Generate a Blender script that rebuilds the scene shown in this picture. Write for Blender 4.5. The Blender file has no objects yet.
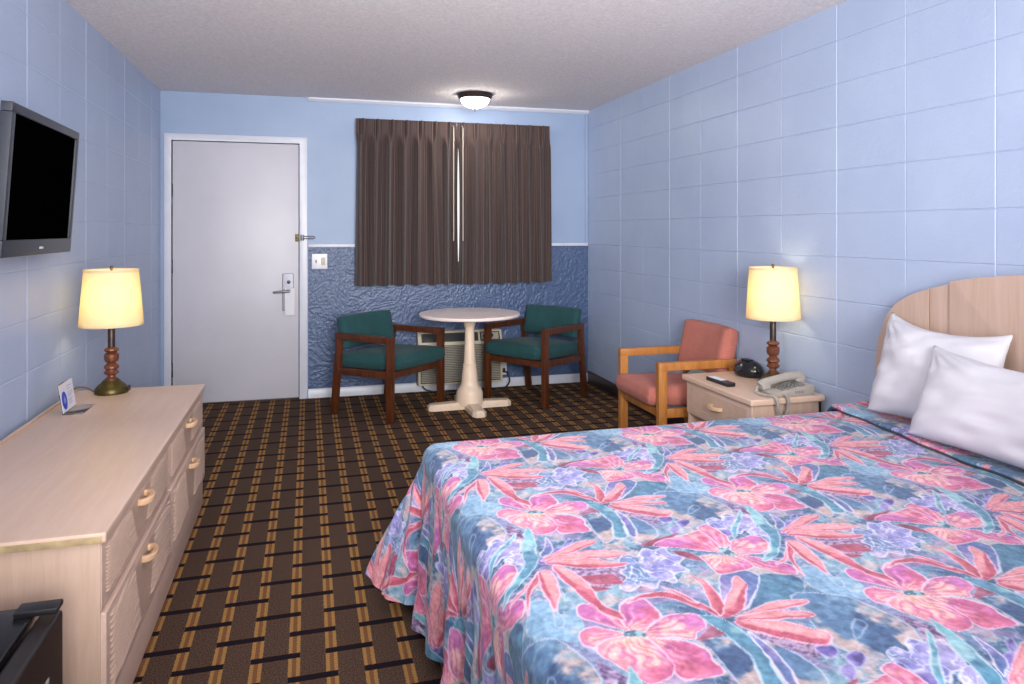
import bpy, bmesh, math, random
import numpy as np
from mathutils import Vector, Matrix

random.seed(7)
sc = bpy.context.scene
COL = sc.collection
PI = math.pi

def lin(r, g, b):
    f = lambda c: c/12.92 if c <= .04045 else ((c+.055)/1.055)**2.4
    return (f(r/255), f(g/255), f(b/255), 1.0)

# ------------------------------------------------------------------ room numbers
XL, XR, YB, YF, H = -1.075, 2.386, 5.971, -1.7, 2.393

# ------------------------------------------------------------------ camera
cam_d = bpy.data.cameras.new('camera')
cam = bpy.data.objects.new('camera', cam_d); COL.objects.link(cam)
cam.location = (0, 0, 1.333)
cam.rotation_euler = (PI/2, 0, -.2754)
cam_d.sensor_fit = 'HORIZONTAL'; cam_d.sensor_width = 36
cam_d.lens = 36*721.2/1024
cam_d.shift_y = -(342-230.67)/1024
cam_d.clip_start = .05
sc.camera = cam

# ------------------------------------------------------------------ world and lights
w = bpy.data.worlds.new('sky'); sc.world = w; w.use_nodes = True
bg = w.node_tree.nodes['Background']
bg.inputs['Color'].default_value = (1, .97, .92, 1); bg.inputs['Strength'].default_value = 1.6

def area(name, loc, target, sx, sy, power, color, spread=180):
    d = bpy.data.lights.new(name, 'AREA'); d.shape = 'RECTANGLE'; d.size = sx; d.size_y = sy
    d.energy = power; d.color = color; d.spread = math.radians(spread)
    o = bpy.data.objects.new(name, d); COL.objects.link(o); o.location = loc
    o.rotation_euler = (Vector(target)-Vector(loc)).to_track_quat('-Z', 'Y').to_euler()
    return o
area('flash_light', (.45, -1.45, 1.9), (.85, 5.6, 1.35), 1.2, .9, 50, (1.0, .985, .965), 70)
area('ceiling_bounce_light', (.65, -.5, 1.15), (.65, 1.75, 2.39), 1.8, 1.0, 92, (1.0, .975, .965), 108)
area('left_fill_light', (-.62, .75, 1.9), (2.386, 4.7, .9), .7, .7, 17, (1.0, .985, .97), 100)
area('overhead_fill_light', (.6, 1.6, 2.33), (.8, 4.7, .3), 2.0, 1.8, 9, (1.0, .98, .97), 150)  # added fill lamp under the ceiling, no fixture hangs here

sc.view_settings.view_transform = 'Standard'
sc.view_settings.look = 'None'
sc.view_settings.exposure = -0.27
sc.view_settings.gamma = 1.0
sc.view_settings.use_curve_mapping = False
try:
    sc.cycles.use_denoising = True
    sc.cycles.max_bounces = 8; sc.cycles.diffuse_bounces = 5
    sc.cycles.transmission_bounces = 6
    sc.cycles.sample_clamp_indirect = 6
except Exception:
    pass

# ------------------------------------------------------------------ materials
class NT:
    """tiny helper round a node tree"""
    def __init__(s, name):
        s.m = bpy.data.materials.new(name); s.m.use_nodes = True
        s.t = s.m.node_tree; s.b = s.t.nodes['Principled BSDF']; s.out = s.t.nodes['Material Output']
    def n(s, typ, **kw):
        o = s.t.nodes.new(typ)
        for k, v in kw.items(): setattr(o, k, v)
        return o
    def put(s, sock, v):
        if isinstance(v, bpy.types.NodeSocket): s.t.links.new(v, sock)
        else: sock.default_value = v
    def math(s, op, a, b=None, c=None):
        o = s.n('ShaderNodeMath', operation=op); s.put(o.inputs[0], a)
        if b is not None: s.put(o.inputs[1], b)
        if c is not None: s.put(o.inputs[2], c)
        return o.outputs[0]
    def mix(s, f, a, b):
        o = s.n('ShaderNodeMix', data_type='RGBA'); s.put(o.inputs['Factor'], f)
        s.put(o.inputs[6], a); s.put(o.inputs[7], b); return o.outputs[2]
    def coord(s, scale=(1, 1, 1), which='Object', rot=(0, 0, 0)):
        c = s.n('ShaderNodeTexCoord'); mp = s.n('ShaderNodeMapping')
        mp.inputs['Scale'].default_value = scale; mp.inputs['Rotation'].default_value = rot
        s.t.links.new(c.outputs[which], mp.inputs[0]); return mp.outputs[0]
    def noise(s, vec, scale, detail=3, rough=.55, dist=0):
        o = s.n('ShaderNodeTexNoise'); s.put(o.inputs['Vector'], vec); o.inputs['Scale'].default_value = scale
        o.inputs['Detail'].default_value = detail; o.inputs['Roughness'].default_value = rough
        o.inputs['Distortion'].default_value = dist
        return o.outputs[0]
    def ramp(s, f, stops, interp='LINEAR'):
        o = s.n('ShaderNodeValToRGB'); s.put(o.inputs[0], f); e = o.color_ramp.elements; o.color_ramp.interpolation = interp
        while len(e) < len(stops): e.new(.5)
        for el, (p, c) in zip(e, stops): el.position = p; el.color = c
        return o.outputs[0]
    def bump(s, h, strength=.3, dist=.01):
        o = s.n('ShaderNodeBump'); o.inputs['Strength'].default_value = strength; o.inputs['Distance'].default_value = dist
        s.put(o.inputs['Height'], h); s.t.links.new(o.outputs[0], s.b.inputs['Normal']); return o
    def base(s, c): s.put(s.b.inputs['Base Color'], c)
    def set(s, **kw):
        for k, v in kw.items(): s.b.inputs[k.replace('_', ' ')].default_value = v

def plain(name, rgb, rough=.5, var=.06, vscale=30, bump=.05, bscale=200, metal=0, coat=0, spec=.5):
    k = NT(name); c = lin(*rgb); v = k.coord()
    dark = tuple(x*(1-var*2) for x in c[:3])+(1,); lite = tuple(min(1, x*(1+var)) for x in c[:3])+(1,)
    k.base(k.ramp(k.noise(v, vscale), [(.35, dark), (.65, lite)]))
    k.set(Roughness=rough, Metallic=metal, Coat_Weight=coat)
    k.b.inputs['Specular IOR Level'].default_value = spec
    if bump: k.bump(k.noise(v, bscale), bump, .002)
    return k.m

def wood(name, a, b, scale, rough=.45, amt=1.0):
    """a, b: light and dark tone; scale stretches the grain"""
    k = NT(name); v = k.coord(scale)
    n = k.noise(v, 6, 5, .6, .6); n2 = k.noise(v, 26, 3, .6)
    f = k.math('ADD', k.math('MULTIPLY', n, .65), k.math('MULTIPLY', n2, .35))
    k.base(k.ramp(f, [(.36, lin(*b)), (.62, lin(*a))])); k.set(Roughness=rough)
    k.bump(f, .08*amt, .002)
    return k.m

def fabric(name, a, b, scale=240, rough=.9, sheen=.04):
    k = NT(name); v = k.coord()
    n = k.noise(v, scale, 2); n2 = k.noise(v, 9, 3)
    f = k.math('ADD', k.math('MULTIPLY', n, .6), k.math('MULTIPLY', n2, .4))
    k.base(k.ramp(f, [(.35, lin(*b)), (.65, lin(*a))])); k.set(Roughness=rough)
    k.b.inputs['Sheen Weight'].default_value = sheen
    k.bump(n, .35, .002); return k.m

M = {}
# painted concrete block
k = NT('painted_block'); v = k.coord()
k.base(k.ramp(k.noise(v, 2.5, 4), [(.3, lin(161, 176, 205)), (.7, lin(168, 183, 209))])); k.set(Roughness=.42)
k.bump(k.math('ADD', k.noise(v, 60, 4, .7), k.math('MULTIPLY', k.noise(v, 14, 3), .8)), .32, .004); M['block'] = k.m
k = NT('painted_plaster_upper'); v = k.coord()
k.base(k.ramp(k.noise(v, 2.5, 4), [(.3, lin(130, 149, 179)), (.7, lin(138, 156, 185))])); k.set(Roughness=.5)
k.bump(k.noise(v, 50, 3), .12, .003); M['upper'] = k.m
k = NT('swirled_plaster_lower'); v = k.coord()
wv = k.noise(v, 9, 3, .6, 3.5); wv2 = k.noise(v, 30, 4, .7, 2.0)
hgt = k.math('ADD', wv, k.math('MULTIPLY', wv2, .7))
k.base(k.ramp(wv2, [(.3, lin(50, 70, 106)), (.7, lin(66, 88, 126))])); k.set(Roughness=.40)
k.bump(hgt, .25, .01); M['lower'] = k.m
k = NT('sprayed_ceiling'); v = k.coord()
nn = k.noise(v, 70, 3, .65)
k.base(k.ramp(nn, [(.3, lin(212, 205, 208)), (.7, lin(236, 230, 232))])); k.set(Roughness=.95)
k.bump(nn, .9, .012); M['ceiling'] = k.m
M['white_paint'] = plain('white_gloss_trim', (190, 193, 205), .38, .02, 12, .05, 60)
M['door_paint'] = plain('door_paint', (182, 180, 190), .42, .02, 3, .04, 40)
M['brown_vinyl'] = plain('brown_vinyl', (48, 34, 34), .45, .1)
M['black_gap'] = plain('dark_gap_sheet', (30, 28, 32), .7, .1)
M['steel'] = plain('brushed_steel', (132, 132, 142), .5, .05, 60, .05, 300, metal=.85)
M['dark_metal'] = plain('dark_bronze', (58, 46, 44), .38, .1, 40, .03, metal=.5)
M['hinge'] = plain('dark_hinge', (52, 48, 56), .4, .1, metal=.6)
M['brass'] = plain('aged_brass', (82, 72, 38), .42, .15, 40, .05, metal=.75)
M['bright_brass'] = plain('brass_finial', (120, 98, 52), .4, .1, metal=.8)
M['wand'] = plain('cream_wand', (170, 160, 150), .45, .03)
M['plastic_white'] = plain('white_plastic', (202, 201, 210), .35, .02)
M['paper'] = plain('white_card', (206, 206, 214), .7, .02)
M['cream'] = plain('cream_plastic', (178, 168, 146), .45, .03)
M['cream_grille'] = plain('grey_cream_grille', (146, 140, 126), .5, .04)
M['ac_dark'] = plain('dark_slot', (34, 34, 38), .5, .1)
M['phone'] = plain('putty_plastic', (150, 144, 138), .4, .03, 20, .04)
M['phone_dark'] = plain('grey_keys', (104, 104, 104), .5, .05)
M['black_gloss'] = plain('black_gloss_plastic', (22, 22, 28), .16, .1, 20, .01)
M['black_satin'] = plain('black_satin_plastic', (26, 26, 30), .35, .1)
M['tv_bezel'] = plain('graphite_gloss_bezel', (40, 43, 52), .36, .04, 20, 0)
M['tv_screen'] = plain('black_screen', (2, 2, 2), .5, .02, 20, 0, spec=0.0)
M['fridge'] = plain('fridge_black', (24, 23, 28), .24, .08, 20, .02)
M['fridge_door'] = plain('fridge_door_brown_black', (34, 27, 26), .4, .08, 20, .02)
M['silver'] = plain('silver_mark', (200, 200, 205), .3, .03, metal=.4)
M['blue_ink'] = plain('blue_ink', (36, 66, 190), .5, .1, 80, 0)
M['grey_ink'] = plain('grey_blue_ink', (140, 148, 196), .6, .1)
M['remote_btn'] = plain('pale_rubber_keys', (205, 208, 214), .5, .05)
M['cloth_grey'] = fabric('grey_green_cloth', (136, 146, 142), (100, 110, 108))
M['blond_top'] = wood('blond_laminate_top', (205, 178, 160), (197, 168, 148), (4, .35, 4), .36)
M['blond_v'] = wood('blond_laminate_upright', (192, 165, 148), (182, 153, 134), (5, 5, .35), .42)
M['blond_y'] = wood('blond_laminate_front', (204, 177, 163), (196, 168, 152), (5, .4, 5), .42)
M['blond_edge'] = plain('yellowed_edge_band', (170, 148, 112), .5, .12, 25)
M['blond_rib'] = plain('ribbed_pale_panel', (192, 164, 146), .5, .03)
M['peach_pull'] = plain('peach_wood_pull', (200, 164, 132), .4, .04)
M['headboard'] = wood('pinkish_oak_veneer', (191, 166, 152), (181, 154, 138), (4, 4, .3), .4)
M['groove'] = plain('veneer_edge', (188, 150, 112), .5, .05)
M['red_wood'] = wood('reddish_walnut', (92, 48, 25), (56, 27, 14), (6, 6, .6), .35)
M['oak'] = wood('golden_oak', (176, 118, 60), (148, 92, 42), (5, 5, .6), .38)
M['turned_wood'] = wood('turned_lamp_wood', (110, 56, 28), (70, 33, 18), (5, 5, 1), .45)
M['green'] = fabric('teal_green_upholstery', (24, 74, 76), (14, 54, 58))
M['coral'] = fabric('coral_upholstery', (178, 110, 97), (156, 89, 78), 160)
M['table_cream'] = wood('cream_lacquer', (228, 206, 184), (220, 196, 172), (3, 3, .6), .36)
M['table_top'] = plain('pale_laminate', (226, 210, 204), .28, .02, 8, .02)
M['linen'] = fabric('white_lining', (214, 210, 214), (196, 192, 200), 200)
k = NT('white_pillowcase'); v = k.coord()
k.base(k.ramp(k.noise(v, 4, 3), [(.3, lin(190, 189, 198)), (.7, lin(200, 199, 206))])); k.set(Roughness=.85)
k.bump(k.math('ADD', k.noise(k.coord((1, 3, 1)), 5, 2, .5, .6), k.math('MULTIPLY', k.noise(v, 300, 1), .04)), .12, .015); M['pillow'] = k.m
M['mattress'] = fabric('mattress_ticking', (214, 208, 204), (196, 190, 190))
M['cord_black'] = plain('black_cord', (24, 24, 28), .5, .1)
M['cord_brown'] = plain('brown_cord', (86, 66, 46), .5, .1)

# carpet ---------------------------------------------------------------
k = NT('patterned_carpet'); c = k.n('ShaderNodeTexCoord'); sp = k.n('ShaderNodeSeparateXYZ')
k.t.links.new(c.outputs['Object'], sp.inputs[0])
nz = k.noise(c.outputs['Object'], 160, 2); wob = k.math('MULTIPLY', k.math('SUBTRACT', nz, .5), .006)
X = k.math('ADD', sp.outputs[0], wob); Y = k.math('ADD', sp.outputs[1], wob)
def wrapd(x, x0, p):      # signed distance to the nearest x0 + n p
    t = k.math('DIVIDE', k.math('SUBTRACT', x, x0), p)
    return k.math('MULTIPLY', k.math('SUBTRACT', t, k.math('ROUND', t)), p)
ab = lambda x: k.math('ABSOLUTE', x)
lt = lambda x, y: k.math('LESS_THAN', x, y)
mul = lambda x, y: k.math('MULTIPLY', x, y)
mx = lambda x, y: k.math('MAXIMUM', x, y)
PXc, PYc = .225, .253
bars = []; rims = []
for ox, oy in ((.0145, 2.236), (.127, 2.3625)):
    fx = ab(wrapd(X, ox, PXc)); fy = ab(wrapd(Y, oy, PYc))
    bars.append(mul(lt(fx, .0735), lt(fy, .0145)))
    rims.append(mul(lt(fx, .0735), lt(fy, .022)))
bar = mx(*bars); rim = mx(*rims)
sx = ab(wrapd(X, .0708, .1125))
gold = lt(sx, .0175); rust = lt(sx, .0065)
rib = k.math('ADD', k.math('MULTIPLY', k.math('SINE', k.math('MULTIPLY', sp.outputs[1], 2*PI/.011)), .12), k.math('MULTIPLY', nz, .7))
block = k.mix(k.ramp(k.noise(c.outputs['Object'], 210, 3, .8), [(.36, (0, 0, 0, 1)), (.66, (1, 1, 1, 1))]), lin(36, 26, 21), lin(104, 82, 69))
goldc = k.mix(rib, lin(128, 92, 50), lin(188, 146, 88)); rustc = k.mix(rib, lin(98, 66, 44), lin(138, 96, 64))
col = k.mix(mul(rim, .5), block, lin(92, 60, 42))
col = k.mix(gold, col, goldc); col = k.mix(rust, col, rustc)
col = k.mix(bar, col, lin(24, 20, 28))
k.base(col); k.set(Roughness=.97); k.b.inputs['Specular IOR Level'].default_value = .1
k.bump(k.noise(c.outputs['Object'], 500, 2), .5, .004); M['carpet'] = k.m

# curtain: stripes follow the cloth's own length (UV)
k = NT('striped_brown_curtain'); c = k.n('ShaderNodeTexCoord'); sp = k.n('ShaderNodeSeparateXYZ')
k.t.links.new(c.outputs['UV'], sp.inputs[0])
u = sp.outputs[0]
fr = k.math('FRACT', k.math('DIVIDE', u, .046))
D1, D2, D3, D4 = lin(25, 16, 18), lin(52, 37, 37), lin(104, 80, 72), lin(38, 26, 27)
cc = k.ramp(fr, [(0, D1), (.12, D3), (.20, D1), (.30, D2), (.45, D4), (.52, D3), (.60, D2), (.74, D1), (.84, D3), (.90, D4)], 'CONSTANT')
cmb = k.n('ShaderNodeCombineXYZ'); k.t.links.new(u, cmb.inputs[0]); k.t.links.new(k.math('MULTIPLY', sp.outputs[1], .12), cmb.inputs[1])
nf = k.noise(cmb.outputs[0], 90, 2)
k.base(k.mix(k.math('MULTIPLY', nf, .2), cc, D2)); k.set(Roughness=.8); k.b.inputs['Sheen Weight'].default_value = .15
k.bump(k.noise(cmb.outputs[0], 400, 1), .2, .002); M['curtain'] = k.m

# lamp shade: thin pleated fabric that lets the bulb's light through
k = NT('pleated_lampshade'); v = k.coord()
tl = k.n('ShaderNodeBsdfTranslucent'); df = k.n('ShaderNodeBsdfDiffuse'); ms = k.n('ShaderNodeMixShader')
colr = k.ramp(k.noise(v, 30, 2), [(.3, lin(236, 226, 198)), (.7, lin(242, 232, 206))])
tl.inputs[0].default_value = lin(226, 196, 122); k.t.links.new(colr, df.inputs[0]); ms.inputs[0].default_value = .5
k.t.links.new(tl.outputs[0], ms.inputs[1]); k.t.links.new(df.outputs[0], ms.inputs[2]); k.t.links.new(ms.outputs[0], k.out.inputs[0]); M['shade'] = k.m
k = NT('lit_frosted_glass'); k.base(lin(250, 248, 240)); k.b.inputs['Emission Color'].default_value = (1, .93, .84, 1); k.b.inputs['Emission Strength'].default_value = 60; M['lit_glass'] = k.m
k = NT('window_glass'); k.base((1, 1, 1, 1)); k.set(Roughness=.02, Transmission_Weight=1.0, IOR=1.05); M['glass'] = k.m
k = NT('clear_acrylic'); k.base((.95, .97, 1, 1)); k.set(Roughness=.03, Transmission_Weight=.98, IOR=1.12); M['acrylic'] = k.m
# printed bedspread: colour attribute drawn by the pattern code below
k = NT('floral_bedspread'); at = k.n('ShaderNodeAttribute'); at.attribute_name = 'print'
v = k.coord()
mottle = k.noise(v, 130, 3, .7)
hs = k.n('ShaderNodeHueSaturation'); k.put(hs.inputs['Color'], at.outputs['Color']); hs.inputs['Saturation'].default_value = .9
k.put(hs.inputs['Value'], k.math('ADD', .60, k.math('MULTIPLY', mottle, .32)))
k.base(hs.outputs[0]); k.set(Roughness=.72); k.b.inputs['Sheen Weight'].default_value = .1
q = k.math('ADD', k.noise(v, 5, 3, .6, .8), k.math('MULTIPLY', k.noise(v, 26, 3), .35))
k.bump(q, .35, .018); M['floral'] = k.m

# ------------------------------------------------------------------ mesh helpers
def finish(bm, name, mat, parent=None, loc=None, sharp=.6, smooth=True):
    bmesh.ops.recalc_face_normals(bm, faces=bm.faces[:])
    if smooth:
        for f in bm.faces: f.smooth = True
        for e in bm.edges:
            if len(e.link_faces) == 2 and e.calc_face_angle(0) > sharp: e.smooth = False
    me = bpy.data.meshes.new(name); bm.to_mesh(me); bm.free()
    mats = mat if isinstance(mat, (list, tuple)) else [mat]
    for m in mats: me.materials.append(M[m] if isinstance(m, str) else m)
    o = bpy.data.objects.new(name, me); COL.objects.link(o)
    if parent: o.parent = parent
    if loc: o.location = loc
    return o
NB = bmesh.new
def box(bm, c, s, bev=0, seg=2, rot=None, shear=None, mi=0):
    """box of size s about c; shear(v) may move its vertices (local)"""
    t = bmesh.new(); bmesh.ops.create_cube(t, size=1)
    for v in t.verts: v.co = Vector((v.co.x*s[0], v.co.y*s[1], v.co.z*s[2]))
    if shear:
        for v in t.verts: v.co = Vector(shear(v.co))
    if bev: bmesh.ops.bevel(t, geom=t.edges[:], offset=bev, segments=seg, profile=.6, affect='EDGES')
    if rot: bmesh.ops.rotate(t, verts=t.verts[:], cent=(0, 0, 0), matrix=rot)
    bmesh.ops.translate(t, verts=t.verts[:], vec=c)
    for f in t.faces: f.material_index = mi
    merge(bm, t)
def merge(bm, t):
    me = bpy.data.meshes.new('tmp'); t.to_mesh(me); t.free(); bm.from_mesh(me); bpy.data.meshes.remove(me)
def boxr(bm, lo, hi, bev=0, seg=2, mi=0):
    box(bm, [(a+b)/2 for a, b in zip(lo, hi)], [b-a for a, b in zip(lo, hi)], bev, seg, mi=mi)
def bar(bm, p0, p1, w, h, bev=.004, up=(0, 0, 1), seg=2):
    """square bar from p0 to p1; w across, h along 'up'"""
    p0, p1 = Vector(p0), Vector(p1); z = (p1-p0); L = z.length; z.normalize()
    x = Vector(up).cross(z); x.normalize(); y = z.cross(x)
    box(bm, (p0+p1)/2, (w, h, L), bev, seg, rot=Matrix((x, y, z)).transposed())
def lathe(bm, prof, c=(0, 0, 0), seg=40, mod=None, cap=True):
    rings = []
    for r, z in prof:
        ring = []
        for i in range(seg):
            a = 2*PI*i/seg; rr = r*(mod(i, z) if mod else 1)
            ring.append(bm.verts.new((c[0]+rr*math.cos(a), c[1]+rr*math.sin(a), c[2]+z)))
        rings.append(ring)
    for a, b in zip(rings, rings[1:]):
        for i in range(seg):
            bm.faces.new((a[i], a[(i+1) % seg], b[(i+1) % seg], b[i]))
    if cap:
        bm.faces.new(rings[0][::-1]); bm.faces.new(rings[-1])
def tube(bm, pts, r, seg=8, cap=True, flat=1.0):
    pts = [Vector(p) for p in pts]; n = len(pts); rings = []; nrm = None
    for i, p in enumerate(pts):
        t = (pts[min(i+1, n-1)]-pts[max(i-1, 0)]).normalized()
        if nrm is None:
            nrm = t.orthogonal().normalized()
        nrm = (nrm-t*nrm.dot(t)).normalized(); b = t.cross(nrm)
        rr = r(i/(n-1)) if callable(r) else r
        rings.append([bm.verts.new(p+nrm*rr*math.cos(2*PI*k/seg)*flat+b*rr*math.sin(2*PI*k/seg)) for k in range(seg)])
    for a, b in zip(rings, rings[1:]):
        for k_ in range(seg): bm.faces.new((a[k_], a[(k_+1) % seg], b[(k_+1) % seg], b[k_]))
    if cap: bm.faces.new(rings[0][::-1]); bm.faces.new(rings[-1])
def curve_pts(ctrl, n=8):
    P = [Vector(p) for p in ctrl]; P = [P[0]*2-P[1]]+P+[P[-1]*2-P[-2]]; out = []
    for i in range(1, len(P)-2):
        a, b, c_, d = P[i-1:i+3]
        for k_ in range(n):
            t = k_/n; out.append(.5*((2*b)+(-a+c_)*t+(2*a-5*b+4*c_-d)*t*t+(-a+3*b-3*c_+d)*t**3))
    out.append(P[-2]); return out
def prism(bm, poly, axis, lo, hi, bev=0):
    """extrude a 2-D polygon along axis 0/1/2"""
    t = bmesh.new()
    def mk(p, d):
        q_ = [0, 0, 0]; o_ = [i for i in range(3) if i != axis]; q_[o_[0]], q_[o_[1]] = p; q_[axis] = d; return q_
    a = [t.verts.new(mk(p, lo)) for p in poly]; b = [t.verts.new(mk(p, hi)) for p in poly]
    fa = t.faces.new(a); fb = t.faces.new(b[::-1]); n = len(poly)
    for i in range(n): t.faces.new((a[i], b[i], b[(i+1) % n], a[(i+1) % n]))
    bmesh.ops.recalc_face_normals(t, faces=t.faces[:])
    if bev:
        ed = list(set(list(fa.edges)+list(fb.edges)))
        bmesh.ops.bevel(t, geom=ed, offset=bev, segments=2, profile=.6, affect='EDGES')
    merge(bm, t)
def cushion(bm, c, s, bulge, n=(14, 14), rot=None, e=.35, crown=0.0):
    """soft rounded block: s size, bulge how far the broad faces swell"""
    t = bmesh.new(); bmesh.ops.create_cube(t, size=1)
    bmesh.ops.subdivide_edges(t, edges=t.edges[:], cuts=n[0], use_grid_fill=True)
    for v in t.verts:
        x, y, z = v.co*2
        def rd(a, b, q_): return a*(1-q_*(b*b)**2)
        r = .10*min(s)/max(s[0], 1e-6)
        px, py = x*s[0]/2, y*s[1]/2; pz = z*s[2]/2
        swell = bulge*(1-x**4)*(1-y**4)
        edge = max(abs(x), abs(y))
        # round the rim
        m = s[2]/2
        if edge > .999:
            k_ = math.sqrt(max(0, 1-min(1, abs(z))**2*.55)); sh = (1-k_)*m*.9
            px -= math.copysign(sh, x) if abs(x) > .999 else 0
            py -= math.copysign(sh, y) if abs(y) > .999 else 0
        dx = max(0, abs(px)-(s[0]/2-m*.7))/(m*.7); dy = max(0, abs(py)-(s[1]/2-m*.7))/(m*.7)
        d_ = min(1, math.hypot(dx, dy))
        pz = pz*(1-.38*d_**2.5)+z*swell
        if dx > 0 and dy > 0:
            q_ = max(1, math.hypot(dx, dy)/1.15); px = math.copysign(s[0]/2-m*.7+dx/q_*m*.7, px); py = math.copysign(s[1]/2-m*.7+dy/q_*m*.7, py)
        v.co = Vector((px, py, pz))
        if crown: v.co.z += -crown*(x*x)
    if rot: bmesh.ops.rotate(t, verts=t.verts[:], cent=(0, 0, 0), matrix=rot)
    bmesh.ops.translate(t, verts=t.verts[:], vec=c); merge(bm, t)

def thing(name, label, cat, loc=(0, 0, 0), rz=0, group=None):
    o = bpy.data.objects.new(name, None); COL.objects.link(o); o.location = loc; o.rotation_euler = (0, 0, rz)
    o.empty_display_size = .1; o['label'] = label; o['category'] = cat
    if group: o['group'] = group
    return o
def struct(o): o['kind'] = 'structure'; return o

# ================================================================== THE SETTING
bm = NB(); boxr(bm, (XL-.2, YF-.2, -.1), (XR+.2, YB+.2, 0)); struct(finish(bm, 'floor', 'carpet', smooth=False))
bm = NB(); boxr(bm, (XL-.2, YF-.2, H), (XR+.2, YB+.2, H+.1)); struct(finish(bm, 'ceiling', 'ceiling', smooth=False))

def block_wall(name, x0, side, joints_y, joints_z, odd=0, hz=.8):
    """masonry face on plane X=x0 with shallow V joints; side=+1 when the room lies towards +X"""
    bm = NB(); wj, dp = .0042, .0042
    ys = [YF]; zs = [0.0]
    for j in sorted(joints_y):
        if YF+.02 < j < YB-.01: ys += [j-wj, j, j+wj]
    ys.append(YB)
    for j in sorted(joints_z):
        if .02 < j < H-.01: zs += [j-wj, j, j+wj]
    zs.append(H)
    jy = set(round(j, 5) for j in joints_y); jz = set(round(j, 5) for j in joints_z)
    order = {round(j, 5): n_ for n_, j in enumerate(sorted(joints_y))}
    fill = lambda y: (dp*.75 if order[y] % 2 == odd else dp*.3) if y in order else 0
    g = [[bm.verts.new((x0-side*max(fill(round(y, 5)), dp*hz if round(z, 5) in jz else 0), y, z)) for z in zs] for y in ys]
    for i in range(len(ys)-1):
        for j in range(len(zs)-1): bm.faces.new((g[i][j], g[i+1][j], g[i+1][j+1], g[i][j+1]))
    # solid backing
    x1 = x0-side*.02; boxr(bm, (min(x1, x1-side*.15), YF-.2, 0), (max(x1, x1-side*.15), YB+.2, H))
    return struct(finish(bm, name, 'block', smooth=False))
block_wall('wall_right', XR, -1, [2.0284+.4064*i for i in range(-10, 12)], [1.8193+.2032*i for i in range(-9, 3)])
block_wall('wall_left', XL, 1, [4.071+.395*i for i in range(-16, 6)], [.974+.2032*i for i in range(-5, 8)], 0, .42)

# back wall with window hole
WX0, WX1, WZ0, WZ1 = .50, 1.88, 1.02, 2.10
DX0, DX1, DZ = -.998, -.067, 2.022
bm = NB()
T_ = .16
for lo, hi in (((XL-.2, H-.0), None),): pass
for x0, x1, z0, z1 in ((XL-.2, DX0, 0, H), (DX0, DX1, DZ, H), (DX1, WX0, 0, H), (WX0, WX1, WZ1, H), (WX0, WX1, 0, WZ0), (WX1, XR+.2, 0, H)):
    boxr(bm, (x0, YB, z0), (x1, YB+T_, z1))
wall_back = struct(finish(bm, 'wall_back', 'upper', smooth=False))
def fnoise(x, z, f, seed):
    R_ = np.random.RandomState(seed); g = R_.rand(400, 400); X_ = x*f+50; Z_ = z*f+50
    a = np.floor(X_).astype(int); b = np.floor(Z_).astype(int); p = X_-a; q_ = Z_-b; p = p*p*(3-2*p); q_ = q_*q_*(3-2*q_)
    G = lambda m, n: g[m % 400, n % 400]
    return (G(a, b)*(1-p)+G(a+1, b)*p)*(1-q_)+(G(a, b+1)*(1-p)+G(a+1, b+1)*p)*q_
def relief(x, z):
    # trowel swirls: ridges of a strongly warped noise
    wx = fnoise(x, z, 6, 1)-.5; wz = fnoise(x, z, 6, 2)-.5
    a = fnoise(x+wx*.16, z+wz*.16, 40, 3); b = fnoise(x+wz*.12, z-wx*.12, 66, 4)
    return .0021*(1-np.abs(a*2-1)*1.6).clip(0, 1)+.0013*(1-np.abs(b*2-1)*1.6).clip(0, 1)
def relief_panel(name, x0, x1, z0, z1, par):
    n_, m_ = max(3, int((x1-x0)/.0042)), max(3, int((z1-z0)/.0042))
    XX, ZZ = np.meshgrid(np.linspace(x0, x1, n_), np.linspace(z0, z1, m_), indexing='ij')
    return XX, ZZ, np.stack([XX, YB-.003-relief(XX, ZZ), ZZ], -1)
WAINSCOT = ((.0, WX0, .0, 1.205), (WX0, WX1, .0, WZ0), (WX1, XR, .0, 1.205))
bm = NB(); boxr(bm, (XL-.2, YF-.15, 0), (XR+.2, YF, H)); struct(finish(bm, 'wall_front', 'block', smooth=False))

bm = NB()
for x0, x1 in ((0.0, .42), (1.95, XR-.005)):
    boxr(bm, (x0, YB-.024, 1.200), (x1, YB, 1.226), .004)
boxr(bm, (.42, YB-.018, 1.200), (WX0, YB, 1.226), .003); boxr(bm, (WX1, YB-.018, 1.200), (1.95, YB, 1.226), .003)
struct(finish(bm, 'trim_1', 'white_paint'))
bm = NB(); prism(bm, [(YB, H), (YB-.03, H), (YB-.03, H-.012), (YB-.012, H-.03), (YB, H-.03)], 0, .0, XR)
struct(finish(bm, 'trim_2', 'white_paint'))
bm = NB(); boxr(bm, (XR-.028, YB-.014, 1.22), (XR-.001, YB, H-.02), .003); struct(finish(bm, 'trim_3', 'upper'))
bm = NB(); prism(bm, [(YB, 0), (YB-.018, 0), (YB-.018, .055), (YB-.010, .072), (YB, .074)], 0, .0, XR); struct(finish(bm, 'baseboard_back', 'white_paint'))
bm = NB(); boxr(bm, (XR-.012, YF, 0), (XR-.001, YB-.02, .098), .003); struct(finish(bm, 'baseboard_right', 'brown_vinyl'))
bm = NB(); boxr(bm, (XL+.001, YF, 0), (XL+.012, YB-.02, .098), .003); struct(finish(bm, 'baseboard_left', 'brown_vinyl'))

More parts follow.
